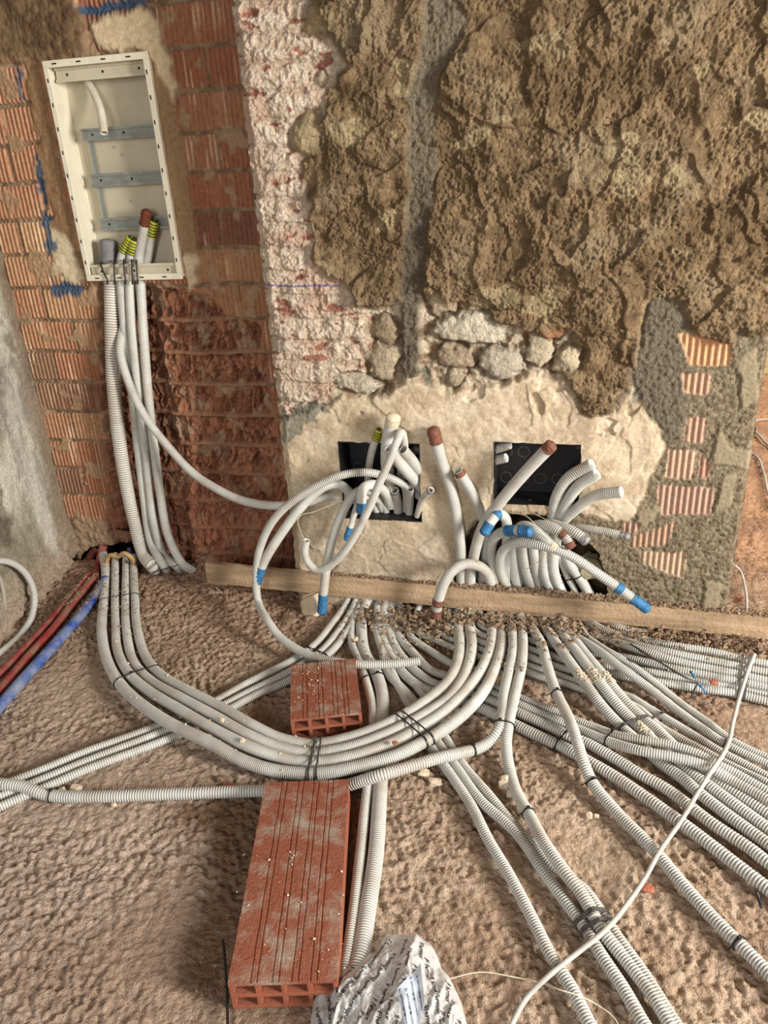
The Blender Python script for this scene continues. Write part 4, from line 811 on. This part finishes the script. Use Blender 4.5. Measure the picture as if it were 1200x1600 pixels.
for (a, b, c_, d, lb) in ((157, 413, 168, 441, 'leftmost black tie slung over the bottom rail of the cabinet'), (178, 410, 179, 441, 'second black tie from the left on the cabinet bottom rail'),
                        (193, 409, 196, 441, 'middle black tie on the cabinet bottom rail'), (206, 409, 207, 441, 'fourth black tie from the left on the cabinet bottom rail'), (213, 410, 215, 441, 'rightmost black tie on the cabinet bottom rail')):
    cord('cable_tie', lb, [w(a, b-3, .205), w(a, b, .178), w((a+c_)/2, (b+d)/2, .172), w(c_, d-3, .167), w(c_, d+3, .172)], .0030, M_TIE, cat='cable tie', group='black ties on the cabinet rail')

# ================================================================ STEEL CABINET
x0, x1, z0, z1 = CAB; yf = .176; yb = .272
cabo = empty('electrical_cabinet', ((x0+x1)/2, yb, z0), 'cream steel flush cabinet without door set in the brick alcove wall', 'electrical cabinet')
oc = np.array(cabo.location)
def part(mb, name, m, parent=cabo, bevel=0, label=None):
    mb.v = [tuple(np.array(p)-oc) for p in mb.v]
    o = mb.build(name, m, parent, bevel=bevel); 
    if label: o['label'] = label
    return o
mb = MB(); t = .014
for (a, b, c_, d) in ((x0-.004, x1+.004, z1-t, z1+.006), (x0-.004, x1+.004, z0-.006, z0+t), (x0-.004, x0+t, z0+t, z1-t), (x1-t, x1+.004, z0+t, z1-t)):
    mb.box((a, yf, c_), (b-a, 0, 0), (0, .006, 0), (0, 0, d-c_))
fr_ = part(mb, 'frame', M_WHITE, bevel=.0015)
mb = MB()
mb.box((x0, yf+.006, z0), (.003, 0, 0), (0, yb-yf-.006, 0), (0, 0, z1-z0)); mb.box((x1-.003, yf+.006, z0), (.003, 0, 0), (0, yb-yf-.006, 0), (0, 0, z1-z0))
mb.box((x0+.003, yf+.006, z1-.003), (x1-x0-.006, 0, 0), (0, yb-yf-.006, 0), (0, 0, .003)); mb.box((x0+.003, yf+.006, z0), (x1-x0-.006, 0, 0), (0, yb-yf-.006, 0), (0, 0, .003))
part(mb, 'side_panel', M_WHITE)
mb = MB(); mb.box((x0, yb, z0), (x1-x0, 0, 0), (0, .003, 0), (0, 0, z1-z0)); part(mb, 'back_panel', M_BACK)
sl_ = []
for k in range(9):
    zz = z0+.05+k*.068; sl_ += [((x1-.009, yf-.0006, zz), .004, .012), ((x0+.003, yf-.0006, zz), .004, .012)]
for k in range(4):
    xx = x0+.03+k*.085; sl_ += [((xx, yf-.0006, z1-.006), .016, .004), ((xx, yf-.0006, z0+.001), .016, .004)]
for (p_, a_, b_) in sl_:
    mb = MB(); mb.box(p_, (a_, 0, 0), (0, .001, 0), (0, 0, b_)); mb.v = [tuple(np.array(q)-oc) for q in mb.v]; mb.build('slot', M_HOLE, fr_)
def rail(za, zb, y, xa, xb, m=M_ZINC, nm='mounting_rail', holes=3):
    mb = MB(); hgt = zb-za
    mb.box((xa, y, za+hgt*.2), (xb-xa, 0, 0), (0, .002, 0), (0, 0, hgt*.6))
    mb.box((xa, y-.006, zb-hgt*.2), (xb-xa, 0, 0), (0, .008, 0), (0, 0, .002)); mb.box((xa, y-.006, za+hgt*.2), (xb-xa, 0, 0), (0, .008, 0), (0, 0, .002))
    mb.box((xa, y-.007, zb-hgt*.2), (xb-xa, 0, 0), (0, .0015, 0), (0, 0, hgt*.2)); mb.box((xa, y-.007, za), (xb-xa, 0, 0), (0, .0015, 0), (0, 0, hgt*.2))
    o = part(mb, nm, m)
    for k in range(holes):
        mb = MB(); xx = xa+(xb-xa)*(.12+.76*k/(holes-1)); mb.box((xx-.003, y-.0012, (za+zb)/2-.0035), (.006, 0, 0), (0, .001, 0), (0, 0, .007))
        mb.v = [tuple(np.array(p)-oc) for p in mb.v]; mb.build('rail_hole', M_HOLE, o)
yr = .245
for (pa, pb) in (((208, 198), (208, 218)), ((280, 270), (280, 291)), ((349, 340), (349, 360))):
    zt = W(180, pa[1], yr)[2]; zb_ = W(180, pb[1], yr)[2]
    rail(zb_, zt, yr, x0+.045, x1-.008)
rail(W(160, 124, .22)[2], W(160, 100, .22)[2], .215, x0+.012, x1-.012, M_BACK, 'top_rail')
rail(W(200, 434, .19)[2], W(200, 412, .19)[2], .190, x0+.012, x1-.012, M_BACK, 'bottom_rail')
for xa in (x0+.058, x1-.02):
    mb = MB(); zt = W(180, 200, yr)[2]; zb_ = W(180, 355, yr)[2]
    mb.box((xa, .255, zb_), (.014, 0, 0), (0, .003, 0), (0, 0, zt-zb_)); mb.box((xa, .250, zb_), (.002, 0, 0), (0, .006, 0), (0, 0, zt-zb_)); part(mb, 'upright_strut', M_ZINC)
for (a, b) in ((178, 230), (190, 242), (204, 314), (160, 210)):
    p = W(a, b, yb-.002); mb = MB(); mb.box((p[0]-.003, yb-.003, p[2]-.003), (.006, 0, 0), (0, .003, 0), (0, 0, .006)); part(mb, 'screw', M_ZINC, bevel=.001)

# ================================================================ JUNCTION BOXES
for (bx, lb, dep) in ((JB[0], 'black plastic junction box sunk in the plaster, left one crammed with pipes', .10), (JB[1], 'black plastic junction box sunk in the plaster, right one with a bare back', .09)):
    x0, x1, z0, z1 = bx; o = empty('junction_box', ((x0+x1)/2, dep, z0), lb, 'junction box', 'junction boxes'); oc = np.array(o.location); tk = .003
    mb = MB(); mb.box((x0, dep, z0), (x1-x0, 0, 0), (0, .003, 0), (0, 0, z1-z0)); part(mb, 'back_panel', M_BLACK, o)
    mb = MB(); yf2 = -.014
    mb.box((x0, yf2, z0), (tk, 0, 0), (0, dep-yf2, 0), (0, 0, z1-z0)); mb.box((x1-tk, yf2, z0), (tk, 0, 0), (0, dep-yf2, 0), (0, 0, z1-z0))
    mb.box((x0+tk, yf2, z1-tk), (x1-x0-2*tk, 0, 0), (0, dep-yf2, 0), (0, 0, tk)); mb.box((x0+tk, yf2, z0), (x1-x0-2*tk, 0, 0), (0, dep-yf2, 0), (0, 0, tk)); part(mb, 'side_panel', M_BLACK, o)
    # knock-out rings moulded in the back
    for k in range(7):
        cx = x0+.03+(k % 4)*.055; cz = z0+.05+(k//4)*.09; V = []; Fq = []
        for j in range(20):
            an = j/20*2*math.pi
            for rr_ in (.017, .019): V.append((cx+rr_*math.cos(an), dep-.0015, cz+rr_*math.sin(an)))
        n_ = len(V); V += [(a, dep+.001, c) for a, b, c in V]
        for j in range(20):
            a, b = 2*j, 2*((j+1) % 20); Fq += [(a, a+1, b+1, b), (a, b, b+n_, a+n_), (a+1, a+1+n_, b+1+n_, b+1)]
        mb = MB(); mb.add(V, Fq); part(mb, 'knockout_ring', mat('scuffed_black', L(92, 88, 84), .6, noise=(90, .4, 1.5)), o)
    for (zz, xx) in ((z0+.01, x0+.008), (z1-.012, x1-.012)):
        mb = MB(); mb.box((xx-.004, yf2+.002, zz-.004), (.009, 0, 0), (0, .04, 0), (0, 0, .009)); part(mb, 'screw_post', M_BLACK, o)

# ================================================================ BOARD along the wall foot
B0 = W(325, 911, -.034); B1 = W(1290, 1008, -.034); bt0 = W(325, 880, -.034)[2]-B0[2]; bt1 = .078
n = 160; rs = np.random.RandomState(3); V = []; 
tt = np.linspace(0, 1, n)
for i, t in enumerate(tt):
    p = B0*(1-t)+B1*t; hh = bt0*(1-t)+bt1*t; hh *= .96
    e1 = .003*perlin(t*30, .3, 1)+.0015*perlin(t*90, .3, 2); e2 = .003*perlin(t*26, 7.3, 3)+.0015*perlin(t*80, 2.3, 4)
    dpt = .022; yb_ = p[1]
    prof = [(0, 0+e1), (-.002, hh*.3), (-.001, hh*.6), (0, hh+e2), (dpt*.5, hh+e2+.001), (dpt, hh+e2), (dpt, e1)]
    for (dy, dz) in prof: V.append((p[0], yb_+dy+.0015*perlin(t*60, dz*60, 9), p[2]+dz))
Fq = []; m_ = 7
for i in range(n-1):
    for k in range(m_): a = i*m_+k; b = i*m_+(k+1) % m_; Fq.append((a, b, b+m_, a+m_))
mb = MB(); mb.add(V, Fq+[tuple(range(m_)), tuple(reversed([(n-1)*m_+k for k in range(m_)]))])
mb.build('wooden_board', M_WOOD, None, smooth=False, label='long weathered wooden board standing on edge along the foot of the wall', cat='board')
# plaster foot under the board at the corner of the wall
def blob(name, cen, size, m, seed, parent=None, sub=3, flat=.0, **kw):
    import bmesh
    bm = bmesh.new(); bmesh.ops.create_icosphere(bm, subdivisions=sub, radius=1)
    V = np.array([v.co for v in bm.verts]); d = 1+.28*fbm(V[:, 0]*1.4+seed, V[:, 1]*1.4+V[:, 2]*1.1, seed, 3)
    V = np.sign(V)*np.abs(V)**.75*d[:, None]*np.array(size)
    for v, c_ in zip(bm.verts, V): v.co = c_
    me = bpy.data.meshes.new(name); bm.to_mesh(me); bm.free(); me.materials.append(m)
    o = link(name, me, parent, **kw); o.location = cen; return o
p = F(480, 950, .02); blob('plaster_lump', (p[0]+.02, p[1]+.02, .025), (.045, .04, .042), M_CRUMBL, 4, label='pale plaster lump under the board at the corner of the wall', cat='rubble lump')

p = W(922, 886, .05); blob('rubble_stone', tuple(p), (.04, .035, .045), mat('mossy_stone', L(150, 142, 112), .95, noise=(30, .7, 1.2), bump=[(120, .003)]), 8, label='greenish stone inside the dark cavity behind the blue banded conduit', cat='stone')
# ================================================================ HOLLOW BRICKS
def hollow_brick(name, label, pA, pB, pC, pD, hgt, m, grooves, group='loose hollow bricks', chip=False):
    """pA far-left, pB far-right, pC near-right, pD near-left at the top face"""
    ctr = (pA+pB+pC+pD)/4; lenv = ((pC+pD)-(pA+pB))/2; Ln = np.linalg.norm(lenv[:2]); ax = np.array([lenv[0], lenv[1], 0])/Ln
    wx_ = np.array([-ax[1], ax[0], 0]); wv = ((pB+pC)-(pA+pD))/2
    if np.dot(wx_, wv) < 0: wx_ = -wx_
    Wd = np.dot(wv, wx_)
    o0 = np.array([ctr[0], ctr[1], 0])-ax*Ln/2-wx_*Wd/2; up_ = np.array([0, 0, 1.])
    tw = .009; root = empty(name, tuple(np.array([ctr[0], ctr[1], 0])), label, 'brick', group); c0 = np.array(root.location)
    # top skin with pairs of grooves
    xs = [0]; zs = [hgt]
    for g in grooves:
        for q in (g-.008, g+.004):
            xs += [q, q+.001, q+.0035, q+.0045]; zs += [hgt, hgt-.002, hgt-.002, hgt]
    xs += [Wd]; zs += [hgt]
    V = []; nn = 40
    for i in range(nn):
        t = i/(nn-1); pts_ = list(zip(xs, zs))+[(Wd, hgt-tw), (0, hgt-tw)]
        for (a, b) in pts_:
            jx = .0012*perlin(t*11, a*30, 5); V.append(tuple(o0+ax*(Ln*t+(0 if 0 < i < nn-1 else .0015*perlin(a*60, i, 4)))+wx_*(a+jx)+up_*(b+.0008*perlin(t*14, a*40, 2))-c0))
    k_ = len(xs)+2; Fq = [(i*k_+j, i*k_+(j+1) % k_, (i+1)*k_+(j+1) % k_, (i+1)*k_+j) for i in range(nn-1) for j in range(k_)]
    # end strips of the top skin
    for i in (0, nn-1):
        b = i*k_
        for j in range(len(xs)-1):
            pass
        Fq.append(tuple(b+j for j in range(k_)))
    mb = MB(); mb.add(V, Fq); mb.build('top_skin', m, root)
    mb = MB()
    for zz in (0, hgt/2-tw/2):
        mb.box(o0+up_*zz-c0, ax*Ln, wx_*Wd, up_*tw)
    for k in range(5):
        a = (Wd-tw)*k/4
        for zz, z2 in ((tw, hgt/2-tw/2), (hgt/2+tw/2, hgt-tw)):
            mb.box(o0+wx_*a+up_*zz-c0+ax*.0005, ax*(Ln-.001), wx_*tw, up_*(z2-zz))
    mb.build('webs', M_TERRA, root, bevel=.0008)
    return root
hollow_brick('hollow_brick', 'long terracotta hollow brick with mortar dust, lying in front of the arc', F(415, 1220, .075), F(545, 1220, .075), F(526, 1535, .075), F(357, 1533, .075), .075, M_DUSTT, (.047, .088, .125, .160))
hollow_brick('hollow_brick', 'short broken hollow brick inside the bend of the conduit arc', F(455, 1036, .075), F(555, 1031, .075), F(566, 1117, .075), F(453, 1120, .075), .075, M_DUSTT, (.040, .085, .125, .155))

# ================================================================ PLASTIC BAG
def bag():
    root = empty('plastic_bag', tuple(F(610, 1560, 0)), 'crumpled clear plastic bag printed with small repeated black words, beside the long brick', 'plastic bag')
    c0 = np.array(root.location)
    out = [(488, 1640), (487, 1580), (492, 1553), (520, 1532), (552, 1508), (585, 1488), (598, 1468), (606, 1458), (625, 1464), (652, 1464), (676, 1480), (690, 1512), (712, 1545), (725, 1582), (732, 1640), (700, 1700), (600, 1710), (520, 1700)]
    O = np.array([F(a, b, .012)[:2] for a, b in out]); ctr = F(612, 1590, 0)[:2]
    ang = np.unwrap(np.arctan2(*(O-ctr).T[::-1])); rad = np.linalg.norm(O-ctr, axis=1)
    if ang[-1] < ang[0]: ang = ang[::-1]; rad = rad[::-1]
    nr, na = 110, 260
    def surf(u, v):          # u 0..1 centre to rim, v angle
        vv = np.mod(v-ang[0], 2*np.pi)+ang[0]
        r = np.interp(vv, np.append(ang, ang[0]+2*np.pi), np.append(rad, rad[0]))
        x = ctr[0]+np.cos(v)*r*u; y = ctr[1]+np.sin(v)*r*u
        fold = ridge(x*20+.5*perlin(x*9, y*9, 5), y*8, 500, 2); f2 = ridge(x*45, y*45, 520, 2)
        env = np.sqrt(np.clip(1-u**2.6, 0, 1))
        d1, d2, ids = worley(x*20+.6*perlin(x*14, y*14, 7), y*14+.6*perlin(x*14, y*14, 8), 530)
        z = .006+env*(.050+.020*(fold-.5)+.006*(f2-.5)+.016*(ids-.5)*np.clip((d2-d1)*2, 0, 1)+.008*d1+.02*np.exp(-((x-ctr[0]-.02)/.03)**2))
        return np.stack([x, y, np.maximum(z, .004)], -1)
    U, Vv = np.meshgrid(np.linspace(.0, 1, nr)**.8, np.linspace(0, 2*np.pi, na, endpoint=False)); P = surf(U, Vv)
    rim = P[:, -1]
    idx = np.arange(nr*na).reshape(na, nr); q = np.stack([idx[:, :-1], idx[:, 1:], np.roll(idx, -1, 0)[:, 1:], np.roll(idx, -1, 0)[:, :-1]], -1).reshape(-1, 4)
    m = bpy.data.materials.new('clear_film'); m.use_nodes = True; nt = m.node_tree; nt.nodes.clear()
    outn = nt.nodes.new('ShaderNodeOutputMaterial'); tr = nt.nodes.new('ShaderNodeBsdfTransparent'); pr = nt.nodes.new('ShaderNodeBsdfPrincipled'); mx = nt.nodes.new('ShaderNodeMixShader')
    pr.inputs['Base Color'].default_value = (*L(206, 206, 204), 1); pr.inputs['Roughness'].default_value = .22; pr.inputs['Specular IOR Level'].default_value = .8
    tr.inputs[0].default_value = (.93, .93, .92, 1); lw = nt.nodes.new('ShaderNodeLayerWeight'); lw.inputs[0].default_value = .4
    mr = nt.nodes.new('ShaderNodeMapRange'); mr.inputs[3].default_value = .52; mr.inputs[4].default_value = .95
    nt.links.new(lw.outputs['Facing'], mr.inputs[0]); nt.links.new(mr.outputs[0], mx.inputs[0]); nt.links.new(tr.outputs[0], mx.inputs[1]); nt.links.new(pr.outputs[0], mx.inputs[2]); nt.links.new(mx.outputs[0], outn.inputs[0])
    link('film', mesh_np('film', P.reshape(-1, 3)-c0, q, m), root)
    # brighter folded-over flap
    mflap = mat('bluish_white_film', L(214, 224, 240), .3, spec=.5)
    Q = [F(641, 1570, .06), F(622, 1545, .075), F(655, 1508, .09), F(662, 1560, .085), F(664, 1600, .075), F(645, 1625, .07), F(630, 1600, .07)]
    fl_c = sum(Q)/len(Q)+np.array([0, 0, .016]); N_ = 24; V = []; Fq = []
    pp = np.array([F(620, 1546, .088), F(657, 1506, .098), F(664, 1570, .097), F(640, 1640, .088)])
    g = np.linspace(0, 1, N_); 
    for a in g:
        for b in g:
            p = (1-a)*(1-b)*pp[0]+a*(1-b)*pp[1]+a*b*pp[2]+(1-a)*b*pp[3]; V.append(p+np.array([0, 0, .004*perlin(a*2.2, b*2.6, 3)+.003*math.sin(a*7)])-c0)
    for i in range(N_-1):
        for j in range(N_-1): k = i*N_+j; Fq.append((k, k+1, k+N_+1, k+N_))
    # give it film thickness
    V = np.array(V); V2 = V-np.array([0, 0, .0008]); n_ = len(V); Fq = np.array(Fq); link('folded_flap', mesh_np('folded_flap', np.vstack([V, V2]), np.vstack([Fq, Fq[:, ::-1]+n_]), mflap), root, label='bright bluish folded flap')
    # printed words laid on the film
    cu = bpy.data.curves.new('print', 'FONT'); cu.body = 'F fermax'; cu.size = .0115; cu.resolution_u = 1; cu.offset = .00025
    to = bpy.data.objects.new('print', cu); C.objects.link(to); dg = bpy.context.evaluated_depsgraph_get(); dg.update()
    tm = bpy.data.meshes.new_from_object(to.evaluated_get(dg)); bpy.data.objects.remove(to)
    tv = np.array([v.co for v in tm.vertices]); tf = [tuple(p.vertices) for p in tm.polygons]
    V = []; Fq = []
    rr_ = np.random.RandomState(2)
    def height(x, y):
        dx = x-ctr[0]; dy = y-ctr[1]; v = np.arctan2(dy, dx); vv = np.mod(v-ang[0], 2*np.pi)+ang[0]
        r = np.interp(vv, np.append(ang, ang[0]+2*np.pi), np.append(rad, rad[0])); u = np.hypot(dx, dy)/r
        return u, surf(u, v)[..., 2]
    for i in range(-11, 12):
        for j in range(-5, 6):
            bx = ctr[0]+i*.0155; by = ctr[1]+j*.062+(.031 if i % 2 else 0)
            th = -math.pi/2+.55*math.sin(i*.37)+.35*perlin(i*.3, j*.4, 3)-(i*.06)
            x = bx+tv[:, 0]*math.cos(th)-tv[:, 1]*math.sin(th); y = by+tv[:, 0]*math.sin(th)+tv[:, 1]*math.cos(th)
            u, z = height(x, y)
            if u.max() > .97: continue
            n_ = len(V); V += [(a-c0[0], b-c0[1], c_+.0012-c0[2]) for a, b, c_ in zip(x, y, z)]; Fq += [tuple(k+n_ for k in p) for p in tf]
    mb = MB(); mb.v = V; mb.f = Fq; o = mb.build('printed_words', M_TIE, root)
    # words on the flap
    ux = pp[1]-pp[0]; V = []; Fq = []
    for i in range(4):
        for j in range(3):
            a = .12+.24*i+.5*.0; b0 = .04+.33*j+.12*(i % 2)
            A = a+(-tv[:, 1])/.14*1.0; B = b0+tv[:, 0]/np.linalg.norm(pp[2]-pp[1])*.9
            if B.max() > .99: continue
            P_ = (1-A)[:, None]*(1-B)[:, None]*pp[0]+A[:, None]*(1-B)[:, None]*pp[1]+(A*B)[:, None]*pp[2]+((1-A)*B)[:, None]*pp[3]
            P_[:, 2] += .004*perlin(A*2.2, B*2.6, 3)+.003*np.sin(A*7)+.0010
            n_ = len(V); V += [tuple(q-c0) for q in P_]; Fq += [tuple(k+n_ for k in p) for p in tf]
    mb = MB(); mb.v = V; mb.f = Fq; mb.build('printed_words', M_TIE, root)
bag()

# ================================================================ black tape strips on the wall-foot bundle
def strip(label, pts, wid, m, name='tape_strip'):
    P, s = spline(pth(pts, .06), .006); T, N, B = frames(P); up_ = np.array([0, 0, 1.]); sd = np.cross(T, up_); sd /= np.linalg.norm(sd, axis=1)[:, None]
    ww = wid*(.7+.5*perlin(s*40, s*0, 3)); z = .003*perlin(s*60, s*0, 8)
    a = P+sd*ww[:, None]; b = P-sd*ww[:, None]; c_ = P.copy(); c_[:, 2] += .003+z; lo = P.copy(); lo[:, 2] -= .0015
    V = np.stack([a, c_, b, lo], 1).reshape(-1, 3); n_ = len(P); i = np.arange(n_-1)[:, None]*4; j = np.arange(4)[None]; j2 = (j+1) % 4
    q = np.stack([i+j, i+j2, i+4+j2, i+4+j], -1).reshape(-1, 4); q = np.vstack([q, [[0, 1, 2, 3]], [[4*n_-4, 4*n_-3, 4*n_-2, 4*n_-1]]])
    return link(name, mesh_np(name, V, q, m), label=label, cat='tape', group='loose tape on the wall-foot bundle')
strip('crumpled black tape strip lying slantwise over the wall-foot bundle', [(985, 1006, .05), (1010, 1022, .065), (1040, 1040, .065), (1070, 1058, .062), (1092, 1067, .05)], .007, M_BTAPE)
strip('short flat black tape scrap left of the slanting strip', [(963, 1026, .05), (990, 1033, .065), (1020, 1042, .06), (1045, 1048, .055)], .004, M_BTAPE)
strip('light blue tape scrap at the lower end of the slanting black strip', [(1092, 1069, .05), (1098, 1076, .045), (1104, 1083, .035)], .008, M_BLUE)
strip('light blue tape tab above the end of the slanting black strip', [(1079, 1049, .06), (1083, 1055, .066), (1087, 1060, .062)], .007, M_BLUE)
strip('black tape tail hanging to the floor below the light blue scrap', [(1090, 1067, .045), (1084, 1080, .02), (1080, 1092, .006)], .005, M_BTAPE)

# ================================================================ mortar crumbs (uncountable), chips and stones (countable)
def crumbs(name, label, regions, m, seed, z_of=None):
    rs = np.random.RandomState(seed); base = np.array([(1, 0, 0), (-1, 0, 0), (0, 1, 0), (0, -1, 0), (0, 0, 1), (0, 0, -1)], float)
    tri = np.array([(0, 2, 4), (2, 1, 4), (1, 3, 4), (3, 0, 4), (2, 0, 5), (1, 2, 5), (3, 1, 5), (0, 3, 5)])
    Vs = []; Fs = []; k = 0
    for (fn, n, smin, smax) in regions:
        for _ in range(n):
            p = fn(rs); s = smin*(smax/smin)**(rs.rand()**2.0)
            v = base*(1+.3*rs.randn(6, 1)).clip(.55, 1.4)*s*np.array([.85, .8, .7]); a = rs.rand()*6.3; ca, sa = math.cos(a), math.sin(a)
            v = v@np.array([[ca, sa, 0], [-sa, ca, 0], [0, 0, 1]]); v = v+rs.randn(6, 3)*s*.16
            Vs.append(v+p); Fs.append(tri+k*6); k += 1
    return link(name, mesh_np(name, np.vstack(Vs), np.vstack(Fs), m, False), label=label, cat='rubble', kind='stuff')
def along(a, b, spread, zf=.004, zr=.012):
    def fn(rs):
        t = rs.rand(); px = a[0]*(1-t)+b[0]*t+rs.randn()*4; py = a[1]*(1-t)+b[1]*t+rs.randn()*spread
        return F(px, py, zf+abs(rs.randn())*zr)
    return fn
def inpoly(x0, y0, x1, y1, z=.004, zr=.0):
    return lambda rs: F(x0+(x1-x0)*rs.rand(), y0+(y1-y0)*rs.rand(), z+abs(rs.randn())*zr)
def onboard(t0, t1):
    def fn(rs):
        t = t0+(t1-t0)*rs.rand(); p = B0*(1-t)+B1*t; hh = (bt0*(1-t)+bt1*t)*.96
        return np.array([p[0], p[1]+.004+.034*rs.rand(), p[2]+hh+.003+.004*rs.rand()])
    return fn
def onpipe(keys, s0, s1):
    def fn(rs):
        P, rr = PATHS[keys[rs.randint(len(keys))]]; k = int(len(P)*(s0+(s1-s0)*rs.rand())); return P[k]+np.array([rs.randn()*.008, rs.randn()*.008, rr[k]+.001])
    return fn
def at_px(keys, px, py, rad, up_=0):
    def fn(rs):
        key = keys[rs.randint(len(keys))]; P, rr = PATHS[key]; X, Y = proj(P); ok = np.where(np.hypot(X-px, Y-py) < rad)[0]
        k = ok[rs.randint(len(ok))] if len(ok) else 0; a = rs.randn()*.7; T = P[min(k+3, len(P)-1)]-P[max(k-3, 0)]; T /= np.linalg.norm(T)+1e-9; sd = np.cross(T, [0, 0, 1.]); sd /= np.linalg.norm(sd)+1e-9
        return P[k]+sd*math.sin(a)*rr[k]+np.cross(sd, T)*math.cos(a)*rr[k]
    return fn
allk = ['s1', 's2', 's3', 's4', 's5', 'r1', 'r2', 'r3', 'r4', 'l1', 'l2', 'l3']
crumbs('mortar_crumbs', 'grey-brown mortar crumbs scattered on the board, pipes and floor at the wall foot',
       [(onboard(.22, .98), 2600, .0022, .009), (onboard(.40, .75), 700, .004, .011), (along((560, 958), (700, 978), 10, .01, .02), 900, .003, .016), (along((690, 962), (900, 975), 6, .015, .022), 900, .003, .016),
        (along((640, 985), (720, 1000), 14), 350, .003, .012), (along((900, 985), (1200, 1008), 6, .01, .02), 1300, .003, .013), (along((940, 1000), (1200, 1030), 6, .03, .02), 200, .002, .006),
        (along((150, 925), (225, 1000), 20), 420, .002, .007), (at_px(['b2', 'b3', 'b1'], 135, 935, 40), 420, .002, .008), (at_px(['a1', 'a2', 'a3', 'a4'], 190, 925, 45), 260, .002, .006), (inpoly(60, 930, 160, 1000), 260, .002, .009), (at_px(allk, 590, 990, 60), 500, .002, .008),
        (at_px(['a1', 'a2', 'a3', 'a4', 'h1', 'v1', 't1', 't2', 't3', 'v2', 'w1'], 790, 962, 100), 260, .003, .008), (at_px(['h1', 'v1'], 808, 972, 22), 120, .004, .012), (at_px(['a1', 'a2'], 775, 968, 20), 120, .004, .012), (at_px(['a3', 'a4'], 724, 965, 20), 120, .004, .012), (at_px(['t1', 't2', 't3', 'v2', 'w1', 'w2'], 860, 975, 50), 420, .004, .012),
        (inpoly(0, 860, 1200, 1600), 900, .0012, .005), (inpoly(180, 900, 460, 1100), 250, .0012, .005), (inpoly(560, 1200, 760, 1500), 160, .0012, .005),
        (lambda rs: np.array([.53+.35*rs.rand(), .02+.6*rs.rand(), .006]), 500, .002, .009), (inpoly(925, 1290, 950, 1290), 3, .002, .004),
        (inpoly(1020, 1400, 1150, 1500), 60, .001, .003)], M_CRUMB, 5)
crumbs('plaster_crumbs', 'pale plaster crumbs caught on the conduits and bricks',
       [(at_px(['a1', 'a2', 'a3', 'a4'], 400, 1150, 120), 34, .002, .006), (at_px(['a1', 'a2', 'a3', 'a4'], 220, 1050, 60), 40, .002, .006), (at_px(['a1', 'a2', 'a3', 'a4'], 670, 1110, 60), 26, .002, .005),
        (at_px(['t1'], 908, 1062, 12), 60, .003, .006), (at_px(['t2'], 930, 1058, 12), 60, .003, .006), (at_px(['t3'], 948, 1064, 10), 50, .003, .006), (at_px(['t2', 't3'], 1005, 1143, 12), 70, .003, .006),
        (at_px(allk, 590, 1000, 70), 60, .002, .007), (inpoly(200, 880, 440, 1100), 50, .001, .004), (inpoly(640, 960, 720, 990, .02, .01), 60, .003, .009),
        (lambda rs: F(370+170*rs.rand(), 1330+190*rs.rand(), .077), 42, .0012, .0045), (lambda rs: F(458+50*rs.rand(), 1040+60*rs.rand(), .077), 60, .0012, .0045)], M_CRUMBL, 6)
def chip(label, px, py, size, m=M_CRUMBL, z=None, seed=0, flat=.45, name='plaster_chip', cat='chip'):
    p = F(px, py, size*flat*.6 if z is None else z); blob(name, tuple(p), (size, size*.8, size*flat), m, seed, sub=2, label=label, cat=cat, group='chips and lumps on the floor')
chip('plaster lump stuck on the side of the conduit with a split', 789, 1224, .016, seed=11, flat=1.2)
chip('second plaster lump on the split conduit, lower and smaller', 797, 1240, .010, seed=12, flat=1.0)
chip('left of two white pebbles on the floor beside the lone conduit', 921, 1274, .0085, seed=13, flat=.9)
chip('right of two white pebbles on the floor beside the lone conduit', 932, 1275, .0065, seed=14, flat=.9)
chip('reddish flake lying right of the loose cable', 1011, 1388, .015, M_REDCHIP, seed=15, flat=.3)
chip('flat plaster flake below the arc right of the long brick', 662, 1207, .016, seed=16, flat=.35)
chip('crumbled plaster flake farther right of the long brick', 680, 1222, .018, seed=17, flat=.4)
chip('grey stone chip above the long brick, left of it', 345, 1216, .013, M_CRUMB, seed=18)
chip('thin orange brick splinter by the conduit left of the long brick', 357, 1229, .018, M_REDCHIP, seed=19, flat=.25)
chip('large pale lump beside the tie at the lower left', 118, 1233, .016, seed=20, flat=.6)
chip('small white lump right against the tie at the lower left', 97, 1234, .009, seed=21, flat=.8)
chip('flat stone half sunk in the floor above the small brick', 452, 968, .03, M_CRUMB, seed=22, flat=.25)
chip('white pebble on the strands above the small brick', 556, 998, .009, z=.04, seed=23, flat=.7)
chip('little white pebble sitting on the arc, left of the long brick', 379, 1157, .007, z=.072, seed=24, flat=.9)
chip('pebble wedged between the upper strands of the arc', 347, 1125, .008, z=.07, seed=25, flat=.9)
chip('white pebble on the floor just below the left conduit', 178, 1257, .007, seed=26, flat=.8)
chip('orange brick crumb on the upper wall-foot strands', 1115, 1066, .012, M_REDCHIP, z=.05, seed=27, flat=.5)
chip('flat crust by the far end of the long brick', 712, 1012, .012, seed=28, z=.045)
chip('reddish pebble on the conduits of the arc', 617, 1161, .008, M_REDCHIP, z=.08, seed=29)
chip('orange chip by the corner in the next room', 1155, 936, .012, M_REDCHIP, seed=30)
print('built', len(bpy.data.objects), 'verts', sum(len(m.vertices) for m in bpy.data.meshes))
